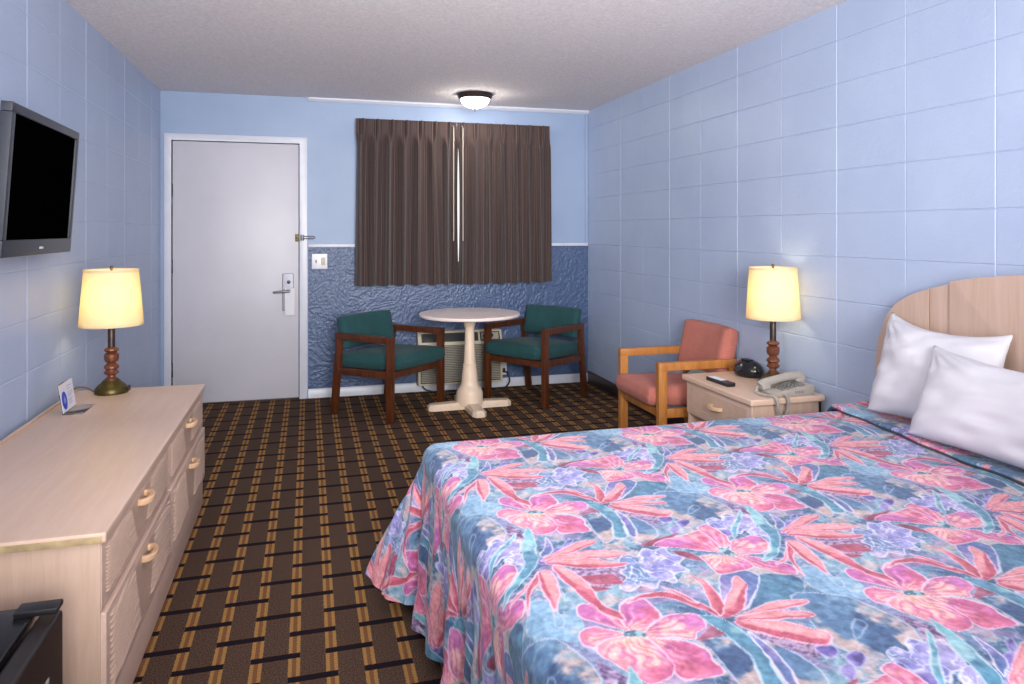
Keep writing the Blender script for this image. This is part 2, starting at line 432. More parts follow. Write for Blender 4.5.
# door -----------------------------------------------------------------
door = bpy.data.objects.new('door_1', None); COL.objects.link(door); door.location = (DX0, YB, 0); struct(door)
L = lambda x, y, z: (x-DX0, y-YB, z)
def dpart(bm, name, mat, par=None, label=None):
    bmesh.ops.translate(bm, verts=bm.verts[:], vec=(-DX0, -YB, 0)); o = finish(bm, name, mat, par or door)
    if label: o['label'] = label
    return o
bm = NB(); boxr(bm, (DX0+.006, YB+.004, .008), (DX1-.006, YB+.045, DZ-.005), .002); leaf = dpart(bm, 'door_leaf', 'door_paint')
bm = NB()
prism(bm, [(-1.047, 0), (DX0, 0), (DX0, DZ), (DX1, DZ), (DX1, 0), (-.006, 0), (-.006, 2.072), (-1.047, 2.072)], 1, YB-.02, YB, .004)
boxr(bm, (DX0-.01, YB, 0), (DX0, YB+.14, DZ)); boxr(bm, (DX1, YB, 0), (DX1+.01, YB+.14, DZ)); boxr(bm, (DX0, YB, DZ), (DX1, YB+.14, DZ+.01))
dpart(bm, 'door_casing', 'white_paint')
bm = NB(); boxr(bm, (DX0, YB+.05, 0), (DX1, YB+.06, DZ)); dpart(bm, 'door_gap_backing', 'black_gap')  # dark sheet behind the whole leaf, makes the gap round it black
bm = NB(); boxr(bm, (DX0, YB-.012, 0), (DX1, YB+.05, .012), .003); dpart(bm, 'threshold', 'dark_metal')
for z in (1.64, 1.06, .27):
    bm = NB(); lathe(bm, [(.007, -.05), (.0075, -.048), (.0075, .048), (.007, .05)], (DX0+.002, YB-.004, z), 12)
    boxr(bm, (DX0-.004, YB-.003, z-.05), (DX0+.008, YB+.004, z+.05)); dpart(bm, 'hinge', 'hinge')
# lock plate + lever
bm = NB(); boxr(bm, (-.196, YB-.014, .70), (-.112, YB+.004, .995), .006, 3); lk = dpart(bm, 'lock_plate', 'steel', label='brushed metal lock plate')
bm = NB(); lathe(bm, [(.014, 0), (.014, .012), (.006, .014)], (0, 0, 0), 20)
bmesh.ops.rotate(bm, verts=bm.verts[:], cent=(0, 0, 0), matrix=Matrix.Rotation(PI/2, 3, 'X')); bmesh.ops.translate(bm, verts=bm.verts[:], vec=(-.148, YB-.014, .928))
dpart(bm, 'thumb_turn', 'hinge', lk)
bm = NB(); tube(bm, [(-.150, YB-.01, .858), (-.150, YB-.055, .858)], .011, 14)
tube(bm, curve_pts([(-.143, YB-.055, .858), (-.19, YB-.058, .856), (-.235, YB-.056, .852), (-.262, YB-.045, .85)]), lambda t: .011-.003*t, 14); dpart(bm, 'door_handle', 'steel', lk)
# swing bar guard
bm = NB(); boxr(bm, (-.098, YB-.016, 1.248), (-.070, YB+.004, 1.305), .003); boxr(bm, (-.09, YB-.035, 1.268), (-.074, YB-.014, 1.284), .004)
gd = dpart(bm, 'guard_catch', 'brass')
bm = NB(); boxr(bm, (-.060, YB-.034, 1.255), (-.030, YB-.019, 1.300), .003)
tube(bm, [(-.040, YB-.034, 1.288), (.045, YB-.036, 1.288), (.052, YB-.036, 1.280), (.045, YB-.036, 1.270), (-.040, YB-.034, 1.270)], .0042, 8)
lathe(bm, [(.011, -.02), (.011, .02)], (-.045, YB-.036, 1.278), 12)
dpart(bm, 'swing_bar', 'steel')

tag_ = thing('door_hanger', 'white paper tag hanging from the lever handle of the white door', 'tag', (-.150, YB-.036, .858))
bm = NB()
prism(bm, [(-.026, -.19), (.046, -.19), (.048, .0), (.046, .022), (.016, .022), (.016, -.011), (-.016, -.011), (-.016, .022), (-.024, .022), (-.027, 0)], 1, -.0015, .0015)
finish(bm, 'card', 'paper', tag_)

# window behind the curtains
win = bpy.data.objects.new('window_1', None); COL.objects.link(win); win.location = (WX0, YB, WZ0); struct(win)
bm = NB()
ox = lambda a, b, c_: (a-WX0, b-YB, c_-WZ0)
for lo, hi in (((WX0, YB+.03, WZ0), (WX0+.05, YB+.11, WZ1)), ((WX1-.05, YB+.03, WZ0), (WX1, YB+.11, WZ1)), ((WX0, YB+.03, WZ0), (WX1, YB+.11, WZ0+.05)), ((WX0, YB+.03, WZ1-.05), (WX1, YB+.11, WZ1)), ((1.03, YB+.045, WZ0), (1.075, YB+.1, WZ1))):
    boxr(bm, ox(*lo), ox(*hi), .003)
finish(bm, 'window_frame', 'steel', win)
for a, b in ((WX0+.05, 1.03), (1.075, WX1-.05)):
    bm = NB(); boxr(bm, ox(a, YB+.068, WZ0+.05), ox(b, YB+.073, WZ1-.05)); finish(bm, 'pane', 'glass', win, smooth=False)
bm = NB(); boxr(bm, ox(WX0, YB-.004, WZ0-.02), ox(WX1, YB+.12, WZ0), .003); finish(bm, 'window_sill', 'white_paint', win)

# ================================================================== BEDSPREAD PATTERN
POLYS=[('navy',[(137,187),(204,233),(239,245),(195,176),(155,152)]),
('navy',[(349,138),(411,131),(422,86),(362,36),(300,36),(251,23),(304,71)]),
('orb',[(-277,-69),(-268,-19),(-244,44),(-211,57),(-181,42),(-140,14),(-120,-23),(-109,-70),(-110,-120),(-140,-173),(-197,-189),(-247,-169),(-277,-124)]),
('orb',[(99,-46),(130,-47),(157,-55),(160,-113),(152,-163),(141,-196),(104,-220),(103,-186),(105,-137),(107,-84)]),
('orb',[(203,-75),(238,-92),(250,-138),(253,-179),(235,-223),(192,-245),(172,-217),(185,-159)]),
('violet',[(281,167),(325,176),(351,148),(336,111),(261,38),(217,33),(229,92)]),
('sky',[(-150,145),(-129,152),(-105,141),(-102,97),(-68,113),(-72,56),(-101,3),(-132,12),(-168,45),(-177,86)]),
('stip',[(-5,281),(94,264),(96,209),(48,182),(4,175),(-14,230)]),
('stip',[(-94,-61),(-72,-106),(-50,-143),(-78,-169),(-105,-127)]),
('stip',[(225,-44),(273,-95),(306,-119),(276,-145),(248,-117),(223,-74)]),
('lilac',[(94,275),(125,307),(144,289),(177,322),(198,307),(225,315),(223,285),(245,257),(216,229),(221,195),(186,189),(171,152),(144,170),(117,138),(93,160),(60,145),(46,168),(78,199),(75,226),(99,246)]),
('lilac',[(-215,421),(-185,437),(-168,420),(-137,455),(-117,430),(-88,435),(-105,366),(-137,357),(-168,338),(-191,367),(-214,356)]),
('lilac',[(466,345),(503,362),(522,343),(492,310),(510,292),(466,272),(456,294)]),
('bell',[(369,-204),(392,-194),(403,-202),(396,-218),(373,-231),(366,-222)]),
('bell',[(394,-229),(417,-220),(427,-228),(420,-243),(397,-255),(390,-247)]),
('bell',[(619,-193),(643,-179),(646,-186),(628,-204),(602,-221),(603,-213)]),
('bell',[(574,-221),(603,-210),(613,-219),(600,-237),(571,-252),(565,-243)]),
('bell',[(535,-263),(560,-255),(570,-262),(561,-277),(536,-289),(529,-281)]),
('bell',[(633,-212),(656,-201),(662,-207),(648,-223),(623,-238),(621,-230)]),
('bell',[(289,-122),(311,-114),(325,-122),(321,-138),(300,-150),(289,-141)]),
('bell',[(320,-156),(345,-145),(358,-154),(350,-173),(325,-189),(316,-179)]),
('bell',[(284,-185),(305,-173),(313,-180),(304,-198),(282,-214),(278,-205)]),
('teal',[(520,-122),(508,-148),(478,-189),(442,-237),(405,-268),(424,-232),(471,-180)]),
('maroon',[(-9,231),(26,227),(55,218),(59,179),(27,182),(-3,199)]),
('maroon',[(-8,188),(24,168),(-3,158)]),
('maroon',[(180,346),(225,359),(295,379),(247,346),(196,327)]),
('maroon',[(234,294),(270,272),(277,235),(251,248)]),
('plum',[(95,-48),(112,-35),(154,-8),(165,-34),(132,-44)]),
('hib',[(335,263),(296,286),(250,308),(204,329),(250,352),(313,367),(356,369),(360,314),(353,270)]),
('hib',[(354,277),(379,296),(396,337),(395,372),(381,400),(350,384),(355,336),(353,297)]),
('hib',[(364,263),(390,306),(422,316),(466,317),(471,279),(433,235),(392,235),(364,245)]),
('hib',[(358,235),(395,222),(426,198),(450,169),(438,131),(405,138),(380,166),(362,194)]),
('hib',[(334,244),(302,258),(280,251),(275,212),(275,167),(314,167),(361,175),(368,198),(354,230)]),
('eye',[(341,278),(360,280),(367,250),(354,238),(337,248)]),
('hib',[(-4,6),(-35,38),(-57,61),(-71,88),(-62,116),(-42,121),(-16,103),(4,74),(8,42),(8,18)]),
('hib',[(-5,10),(3,51),(21,101),(59,122),(77,108),(83,79),(79,38),(53,21),(29,4),(9,1)]),
('hib',[(-12,-1),(-33,20),(-62,38),(-84,32),(-98,10),(-99,-12),(-79,-26),(-49,-15),(-18,-5)]),
('hib',[(-18,-5),(-55,-10),(-80,-31),(-72,-67),(-59,-103),(-36,-139),(-7,-138),(20,-122),(31,-96),(32,-63),(25,-25),(12,-8)]),
('hib',[(17,-14),(49,-30),(80,-46),(100,-74),(97,-108),(95,-142),(69,-147),(32,-148),(17,-125),(26,-95),(28,-54)]),
('hib',[(17,-2),(53,21),(86,40),(123,37),(148,27),(138,-11),(112,-23),(94,-44),(63,-30),(24,-19)]),
('eye',[(-16,8),(-3,9),(18,1),(14,-13),(-8,-11),(-20,-5)]),
('teal',[(-52,498),(-84,421),(-101,353),(-111,311),(-145,257),(-199,202),(-179,203),(-134,244),(-100,280),(-74,328),(-60,389),(-48,463)]),
('violet',[(-21,431),(-49,374),(-65,335),(-35,358),(-25,385)]),
('red',[(-70,319),(-39,347),(9,376),(63,398),(81,383),(34,353),(-17,333),(-59,320)]),
('red',[(-60,316),(-15,338),(46,341),(101,328),(132,305),(88,297),(31,304),(-15,309),(-58,307)]),
('red',[(-64,306),(-13,314),(45,300),(88,273),(115,256),(68,252),(15,264),(-34,287)]),
('red',[(-54,289),(-28,274),(-14,230),(-11,172),(-14,124),(-6,104),(8,73),(7,44),(-19,75),(-36,123),(-48,168),(-51,232)]),
('red',[(-88,270),(-66,268),(-62,233),(-71,187),(-96,130),(-107,109),(-107,149),(-105,204),(-99,249)]),
('red',[(-90,272),(-117,241),(-147,208),(-186,175),(-155,190),(-128,217)]),
('red',[(-95,263),(-121,230),(-147,180),(-161,116),(-137,177),(-105,230)]),
('hook',[(-107,115),(-102,97),(-102,73),(-115,54),(-126,60),(-121,82)]),
('teal',[(148,23),(177,8),(195,-25),(197,-72),(190,-121),(177,-176),(164,-206),(140,-199),(158,-142),(164,-87),(157,-33),(149,0)]),
('violet',[(205,-46),(215,-86),(212,-141),(194,-199),(178,-197),(189,-148),(195,-95)]),
('red',[(188,14),(225,66),(276,118),(308,146),(303,110),(278,69),(241,30),(201,7)]),
('red',[(185,19),(195,73),(214,135),(210,174),(227,149),(227,104),(221,67),(199,25)]),
('red',[(181,11),(168,40),(149,76),(119,102),(76,114),(37,105),(76,126),(134,121),(164,94),(181,62),(187,28)]),
('red',[(135,143),(157,117),(174,71),(158,91)]),
('red',[(211,7),(248,19),(287,32),(332,37),(380,28),(373,15),(333,11),(283,12),(243,11)]),
('red',[(206,0),(252,10),(301,9),(339,-8),(359,-25),(315,-26),(272,-18),(237,-13)]),
('red',[(202,-7),(247,-12),(292,-31),(319,-61),(342,-90),(313,-116),(274,-94),(237,-61),(210,-38)]),
('hook',[(380,-105),(408,-67),(427,-56),(429,-79),(406,-97),(384,-113)])]
PX,PY=.607,.59
def vnoise(nx,ny,gx,gy,seed):
    r=np.random.RandomState(seed); g=r.rand(gy,gx)
    X=(np.arange(nx)+.5)/nx*gx; Y=(np.arange(ny)+.5)/ny*gy
    x0=np.floor(X).astype(int); y0=np.floor(Y).astype(int)
    fx=X-x0; fy=Y-y0; fx=fx*fx*(3-2*fx); fy=fy*fy*(3-2*fy)
    x0%=gx; y0%=gy; x1=(x0+1)%gx; y1=(y0+1)%gy
    a=g[np.ix_(y0,x0)];b=g[np.ix_(y0,x1)];c=g[np.ix_(y1,x0)];d=g[np.ix_(y1,x1)]
    fx=fx[None,:];fy=fy[:,None]
    return (a*(1-fx)+b*fx)*(1-fy)+(c*(1-fx)+d*fx)*fy
def fbm(nx,ny,g,seed,o=4):
    s=0;w=0
    for k in range(o):
        s=s+vnoise(nx,ny,g*2**k,g*2**k,seed+k)*.6**k; w+=.6**k
    s=s/w; s=(s-s.mean())/s.std(); return s
def smooth_poly(p,n=6):
    p=np.array(p,float)/1000; m=len(p); out=[]
    for i in range(m):
        a,b,c,d=p[i-1],p[i],p[(i+1)%m],p[(i+2)%m]
        for k in range(n):
            t=k/n
            out.append(.5*((2*b)+(-a+c)*t+(2*a-5*b+4*c-d)*t*t+(-a+3*b-3*c+d)*t**3))
    return np.array(out)
def srgb(r,g,b):
    c=np.array([r,g,b])/255.; return c
def make_tile(N=400):
    # pattern raster in display-referred colour, row = Y, col = X
    n1=fbm(N,N,4,1);n2=fbm(N,N,8,11);n3=fbm(N,N,16,21,3);n4=fbm(N,N,80,31,2);n5=fbm(N,N,5,41,4)
    n6=fbm(N,N,22,61,2);n7=fbm(N,N,18,71,2);n8=fbm(N,N,12,81,3);n9=fbm(N,N,36,91,3)
    lerp=lambda a,b,t:a+(b-a)*np.clip(t,0,1)[...,None]
    def sm(x,a,b):
        t=np.clip((x-a)/(b-a),0,1); return t*t*(3-2*t)
    T=np.zeros((N,N,3))+srgb(96,144,178)
    T=lerp(T,srgb(50,100,144),sm(n1,-.2,.8))
    T=lerp(T,srgb(150,186,205),sm(-n2,.2,1.2)*.8)
    T=lerp(T,srgb(216,190,188),sm(n5+.3*n9,.5,1.5)*.75)
    T=lerp(T,srgb(150,140,190),sm(-n5,.6,1.4)*.6)
    T=lerp(T,srgb(176,150,196),sm(n8,.9,1.5)*.7)
    T=lerp(T,srgb(206,160,184),sm(-n8,1.1,1.7)*.7)
    T=T+n4[...,None]*.03+n9[...,None]*.022
    v=np.abs(n8+.25*n3)
    T=lerp(T,srgb(206,212,238),(1-sm(v,.02,.12))*.5)
    # thin pale veins
    v=np.abs(n2+.3*n3)
    T=lerp(T,srgb(205,215,240),(1-sm(v,.02,.10))*.55)
    v=np.abs(n5-.8+.3*n3)
    T=lerp(T,srgb(215,215,240),(1-sm(v,.02,.09))*.5)
    wx=n3*.0016+n2*.0012; wy=np.roll(n3,97,0)*.0016+np.roll(n2,53,1)*.0012
    gx,gy=np.meshgrid((np.arange(N)+.5)/N*PX,(np.arange(N)+.5)/N*PY)
    for kind,pts in POLYS:
        S=smooth_poly(pts); lo=S.min(0)-.012; hi=S.max(0)+.012
        i0=int(np.floor(lo[0]/PX*N));i1=int(np.ceil(hi[0]/PX*N));j0=int(np.floor(lo[1]/PY*N));j1=int(np.ceil(hi[1]/PY*N))
        I=np.arange(i0,i1);J=np.arange(j0,j1)
        ix=np.ix_(J%N,I%N)
        x=((I+.5)/N*PX)[None,:]+wx[ix]; y=((J+.5)/N*PY)[:,None]+wy[ix]
        ins=np.zeros(x.shape,bool); D=np.full(x.shape,9.)
        A=S;B=np.roll(S,-1,0)
        for (ax,ay),(bx,by) in zip(A,B):
            if ay!=by:
                c=((ay>y)!=(by>y))&(x<(bx-ax)*(y-ay)/(by-ay)+ax); ins^=c
            dx,dy=bx-ax,by-ay; L=dx*dx+dy*dy+1e-12
            t=np.clip(((x-ax)*dx+(y-ay)*dy)/L,0,1)
            D=np.minimum(D,np.hypot(x-ax-t*dx,y-ay-t*dy))
        sd=np.where(ins,-D,D)
        m=np.clip(.5-sd/.0012,0,1)
        depth=np.clip(D/.016,0,1)*ins
        s=T[ix]; a1,a2,a3,a4,a5=n1[ix],n2[ix],n3[ix],n4[ix],n5[ix]
        root=S[0]; tip=S[len(S)//2]; ax=tip-root; L=np.hypot(*ax)+1e-9; ax=ax/L
        al=((x-root[0])*ax[0]+(y-root[1])*ax[1])/L; ac=(-(x-root[0])*ax[1]+(y-root[1])*ax[0])/L
        ln=(.0022,.9,srgb(228,222,240))
        one=np.ones(x.shape)
        if kind=='hib':
            pz=sm(np.sin(root[0]*97+root[1]*61)*.5+a2*.9+ac*14,-.5,1.1)
            col=lerp(one[...,None]*srgb(234,142,180),srgb(204,112,186),pz)
            col=lerp(col,srgb(248,200,190),sm(-a2+a3*.3,.35,1.3)*.8)
            col=lerp(col,srgb(206,78,128),sm(a5+a3*.3,.35,1.2)*.6)
            fan=np.abs(np.sin(np.arctan2(ac,al+.08)*11+a3*.8))
            col=lerp(col,srgb(250,208,184),(1-sm(fan,0,.5))*sm(.85-al,0,.5)*.7); col=lerp(col,srgb(190,78,140),(sm(fan,.7,1))*sm(1-al,0,.4)*.5)
            col=lerp(col,srgb(252,216,188),sm(.26-al,0,.22)*.6)
            col=lerp(col,srgb(196,76,138),(1-sm(D,.002,.008))*.45)
            ln=(.0022,.9,srgb(240,214,232))
        elif kind=='red':
            col=lerp(one[...,None]*srgb(216,104,134),srgb(188,66,108),sm(a2+a3*.4-ac*40,-.2,1.3)*.8)
            col=lerp(col,srgb(242,176,178),sm(depth+ac*25,.35,1.1)*.75)
            col=lerp(col,srgb(184,60,104),(1-sm(D,.001,.006))*.55)
            ln=(.0020,.85,srgb(244,206,222))
        elif kind=='teal':
            col=lerp(one[...,None]*srgb(126,188,204),srgb(84,148,180),sm(a2+a1,0,1.5))
            col=lerp(col,srgb(180,216,226),sm(-a5+a3*.4,.2,1.2)*.7); ln=(.002,.8,srgb(205,226,236))
        elif kind=='orb':
            col=lerp(one[...,None]*srgb(84,130,172),srgb(52,96,146),sm(a1,0,1))
            col=lerp(col,srgb(214,188,186),sm(np.sin(al*7.5+1+a2*.5)+a3*.3+n9[ix]*.15,-.05,1.0)*.9)
            col=lerp(col,srgb(150,182,206),sm(-a2,.5,1.4)*.6); ln=(.002,.8,srgb(200,210,235))
        elif kind=='navy':
            col=lerp(one[...,None]*srgb(52,104,146),srgb(78,136,170),sm(a2,0,1)); ln=(.0012,.5,srgb(200,210,235))
        elif kind=='violet':
            col=lerp(one[...,None]*srgb(132,128,192),srgb(92,120,176),sm(a2,0,1.2)); col=lerp(col,srgb(186,176,214),sm(-a2,.2,1.2)*.7)
        elif kind=='sky':
            col=lerp(one[...,None]*srgb(134,176,208),srgb(182,200,214),sm(a2,0,1)); ln=(.0012,.5,srgb(215,220,240))
        elif kind=='stip':
            col=lerp(one[...,None]*srgb(150,124,172),srgb(186,160,192),sm(a4,-.5,.8)); col=lerp(col,srgb(112,84,138),sm(-a4,.4,1.4)); ln=(.001,.4,srgb(215,205,230))
        elif kind=='lilac':
            b3,b5,b6=n6[ix],n7[ix],n8[ix]
            col=lerp(one[...,None]*srgb(176,170,222),srgb(138,140,208),sm(a3,-.2,1.2)); col=lerp(col,srgb(206,190,222),sm(-a2,.2,1.2)*.6)
            col=lerp(col,srgb(98,140,184),sm(b6,.7,1.3)*.8)
            col=lerp(col,srgb(230,228,246),(1-sm(np.abs(b3),.05,.28))*.85)
            col=lerp(col,srgb(230,228,246),(1-sm(np.abs(b5),.04,.2))*.7); ln=(.0022,.85,srgb(228,226,244))
        elif kind=='bell':
            col=lerp(one[...,None]*srgb(122,104,190),srgb(88,72,156),sm(a3+a2*.5,0,1.4)); col=lerp(col,srgb(166,156,218),sm(-a2,.1,1.1)*.8)
            ln=(.0018,.7,srgb(200,196,230))
        elif kind=='maroon':
            col=lerp(one[...,None]*srgb(172,72,112),srgb(140,48,92),sm(a2,0,1)); ln=(.0012,.6,srgb(225,190,210))
        elif kind=='plum':
            col=lerp(one[...,None]*srgb(176,104,138),srgb(146,80,120),sm(a2,0,1)); ln=(.0015,.6,srgb(230,200,220))
        elif kind=='eye':
            col=lerp(one[...,None]*srgb(76,130,158),srgb(150,190,200),sm(a4,0,.8)); ln=(.0014,.8,srgb(230,210,220))
        elif kind=='hook':
            col=s; ln=(.0018,.6,srgb(210,214,238))
        if kind!='hook': col=col+a4[...,None]*.022+n9[ix][...,None]*.03
        s=s*(1-m[...,None])+col*m[...,None]
        w,op,lc=ln; w=w*(1+.25*a3)
        lm=np.clip(1.3-np.abs(D)/np.maximum(w,.0006)*.9,0,1)*op
        s=s*(1-lm[...,None])+lc*lm[...,None]
        T[ix]=s
    return np.clip(T,0,1)

TN = 420
TILE = make_tile(TN)
def s2l(c): return np.where(c <= .04045, c/12.92, ((c+.055)/1.055)**2.4)
TILE = s2l(TILE)**1.2
def sample_print(S, T):
    fx = ((S-.566)/PX) % 1*TN-.5; fy = ((T-1.199)/PY) % 1*TN-.5
    x0 = np.floor(fx).astype(int); y0 = np.floor(fy).astype(int); ax = (fx-x0)[:, None]; ay = (fy-y0)[:, None]
    g = lambda a, b: TILE[b % TN, a % TN]
    return (g(x0, y0)*(1-ax)+g(x0+1, y0)*ax)*(1-ay)+(g(x0, y0+1)*(1-ax)+g(x0+1, y0+1)*ax)*ay
def grid_mesh(name, P, mat, parent, uv=None, rgb=None):
    """P: (n, m, 3) array of points"""
    n, m = P.shape[:2]; me = bpy.data.meshes.new(name)
    idx = np.arange(n*m).reshape(n, m)
    q_ = np.stack([idx[:-1, :-1], idx[1:, :-1], idx[1:, 1:], idx[:-1, 1:]], -1).reshape(-1, 4)
    me.vertices.add(n*m); me.vertices.foreach_set('co', P.reshape(-1).astype(np.float32))
    me.loops.add(q_.size); me.loops.foreach_set('vertex_index', q_.reshape(-1).astype(np.int32))
    me.polygons.add(len(q_)); me.polygons.foreach_set('loop_start', (np.arange(len(q_))*4).astype(np.int32))
    me.update(calc_edges=True)
    me.polygons.foreach_set('use_smooth', np.ones(len(q_), bool))
    if rgb is not None:
        a = me.color_attributes.new('print', 'FLOAT_COLOR', 'POINT')
        a.data.foreach_set('color', np.concatenate([rgb, np.ones((len(rgb), 1))], 1).reshape(-1).astype(np.float32))
    if uv is not None:
        l = me.uv_layers.new(name='UVMap'); l.data.foreach_set('uv', uv.reshape(-1, 2)[q_.reshape(-1)].reshape(-1).astype(np.float32))
    me.validate(); me.materials.append(M[mat]); o = bpy.data.objects.new(name, me); COL.objects.link(o)
    if parent: o.parent = parent
    return o

for a_, b_, c_, d_ in WAINSCOT:
    o = grid_mesh('wainscot_plaster', relief_panel('', a_, b_, c_, d_, None)[2], 'lower', wall_back); o['label'] = 'dark blue swirled plaster below the white rail'

# ================================================================== BED
BX0, BX1, BY0, BY1, BZ = .375, 2.30, .90, 2.505, .602      # foot, head, near, far, top of cloth
BO = Vector((1.33, 1.7025, 0))
bed = thing('bed', 'queen bed under the floral bedspread, head against the right wall', 'bed', BO)
bm = NB(); box(bm, (0.005, 0, .475), (BX1-BX0-.05, BY1-BY0-.05, .22), .045, 4); finish(bm, 'mattress', 'mattress', bed)
bm = NB(); box(bm, (0.005, 0, .265), (BX1-BX0-.06, BY1-BY0-.06, .19), .02, 3); finish(bm, 'box_spring', 'mattress', bed)
bm = NB(); 
for y in (-.62, .62): bar(bm, (-.9, y, .15), (.92, y, .15), .03, .035)
for x in (-.85, 0, .88): bar(bm, (x, -.62, .15), (x, .62, .15), .03, .035)
finish(bm, 'bed_frame', 'hinge', bed)
for x in (-.85, .88):
    for y in (-.6, .6):
        bm = NB(); lathe(bm, [(.02, 0), (.02, .03), (.014, .035), (.014, .14)], (x, y, 0), 14); finish(bm, 'leg', 'hinge', bed)

# noise for the cloth
_rn = np.random.RandomState(3)
_wav = [(_rn.uniform(2, 9), _rn.uniform(2, 9), _rn.uniform(0, 6.3), _rn.uniform(0, 6.3)) for _ in range(10)]
def wob(a, b):
    s = 0
    for i, (p, q_, r, t) in enumerate(_wav): s = s+np.sin(a*p+r+np.sin(b*q_+t)*1.5)*np.cos(b*q_*.9+t)
    return s/10
def cloth(S, T, sink=0.0):
    r = .055
    ex, ey1, ey0 = BX0+r, BY1-r, BY0+r
    u = np.maximum(ex-S, 0); vf = np.maximum(T-ey1, 0); vn = np.maximum(ey0-T, 0)
    v = vf+vn; sg = np.where(vf > 0, 1, -1)
    rho = np.maximum(u, v); phi = np.arctan2(v, np.maximum(u, 1e-9)); phi = np.where((u <= 0) & (v > 0), PI/2, np.where(v <= 0, 0, phi))
    ang = np.minimum(rho/r, PI/2); out = r*np.sin(ang); down = r*(1-np.cos(ang))
    Lr = np.maximum(rho-r*PI/2, 0)
    c2 = np.sin(2*np.clip(phi, 0, PI/2))
    side = (1-c2)**2
    al = .03+.42*c2**.8
    al = al+side*(.05*np.sin(T*17+1.3*np.sin(T*7)+.6)+.03*np.sin(T*41+1))*np.clip(Lr/.2, 0, 1)*np.where(u > 0, 1, 0)
    al = al+.07*np.sin(phi*11+.5)*c2*np.clip(Lr/.25, 0, 1)
    al = al+np.where((vf+vn > 0) & (u <= 0), .03*np.sin(S*21)+.03, 0)
    out = out+np.sin(al)*Lr; down = down+np.cos(al)*Lr
    dx, dy = np.cos(phi), np.sin(phi)*sg
    X = np.where(u > 0, ex, S)-np.where(rho > 0, out*dx, 0)
    Y = np.where(vf > 0, ey1, np.where(vn > 0, ey0, T))+np.where(rho > 0, out*dy, 0)
    Z = BZ-down+.0045*wob(S*2.2, T*2.2)*np.where(rho > .02, .3, 1)
    # puckers of the quilted cloth
    pk = .004*np.sin(T*70+3*np.sin(S*11))*np.clip(Lr/.15, 0, 1)
    X = X-pk*dx
    Z = np.maximum(Z, .012+.004*np.sin(S*30+T*20))
    return np.stack([X-BO.x-sink*0, Y-BO.y, Z-sink], -1)
drop = .575
Sv = np.concatenate([np.linspace(BX0+.055-drop, BX0+.055, 200, endpoint=False), np.linspace(BX0+.055, 2.06, 600, endpoint=False), np.linspace(2.06, 2.30, 12)])
Tv = np.concatenate([np.linspace(BY0+.055-drop, BY0+.02, 76, endpoint=False), np.linspace(BY0+.02, BY1-.055, 410, endpoint=False), np.linspace(BY1-.055, BY1-.055+drop, 105)])
SS, TT = np.meshgrid(Sv, Tv, indexing='ij')
# the cloth's own coordinates (round corners) for the print
r = .055; ex, ey1, ey0 = BX0+r, BY1-r, BY0+r
u_ = np.maximum(ex-SS, 0); v_ = np.maximum(TT-ey1, 0)+np.maximum(ey0-TT, 0); rh = np.maximum(u_, v_); ph = np.arctan2(v_, np.maximum(u_, 1e-9))
cor = (u_ > 0) & (v_ > 0)
Su = np.where(cor, ex-rh*np.cos(ph), SS); Tu = np.where(cor, np.where(TT > ey1, ey1+rh*np.sin(ph), ey0-rh*np.sin(ph)), TT)
# two photographs of the same print never line up exactly: a slow drift
Su = Su+.006*wob(TT, SS); Tu = Tu+.006*wob(SS, TT)
spread = thing('bedspread', 'pink, blue and teal floral quilted bedspread covering the bed down to the carpet', 'bedspread', BO)
grid_mesh('cover', cloth(SS, TT), 'floral', spread, rgb=sample_print(Su.reshape(-1), (Tu+.03*(Su-.566)).reshape(-1)))
si = np.unique(np.r_[np.arange(0, 200, 4), np.arange(200, 700, 12), 700]); ti = np.unique(np.r_[np.arange(0, 76, 3), np.arange(76, 486, 10), np.arange(486, len(Tv), 3), len(Tv)-1])
Sl = Sv[si]; Tl = Tv[ti]; Sl[0] += .003; Tl[0] += .003; Tl[-1] -= .003
SL, TL = np.meshgrid(Sl, Tl, indexing='ij'); e_ = 1e-3
Pl = cloth(SL, TL); nl = np.cross(cloth(SL+e_, TL)-cloth(SL-e_, TL), cloth(SL, TL+e_)-cloth(SL, TL-e_)); nl /= np.linalg.norm(nl, axis=-1, keepdims=True)+1e-12
Pl = Pl-nl*.009; Pl[..., 2] = np.maximum(Pl[..., 2], .006)
o = grid_mesh('lining', Pl, 'linen', spread); o['label'] = 'plain white lining'
# hem: rolled edge round the foot and sides
hemS = [(BX0+.055-drop, t) for t in np.linspace(BY0+.055-drop, BY1-.055+drop, 160)]
Hm = cloth(np.array([a for a, b in hemS]), np.array([b for a, b in hemS]))
# doubled-back edge below the pillows, lying across the whole bed
Tf = np.linspace(BY0-.04, BY1+.045, 330); pr = np.linspace(0, 1, 70)
TF, PR = np.meshgrid(Tf, pr, indexing='ij')
front = 1.952+(TF-1.57)*.115+.008*np.sin(TF*9)+.004*np.sin(TF*31)
th = .018+.003*np.sin(TF*13)
a0 = np.clip(PR/.22, 0, 1)*PI           # rounded lip
lipx = front+th/2*(1-np.sin(a0))*1.0; lipz = -th/2*np.cos(a0)+th/2
back = np.clip((PR-.22)/.78, 0, 1)
FX = np.where(PR < .22, lipx, front+th/2+back*(2.312-front-th/2)); FZ = np.where(PR < .22, lipz, th+.006*np.sin(back*9+TF*6)*back)
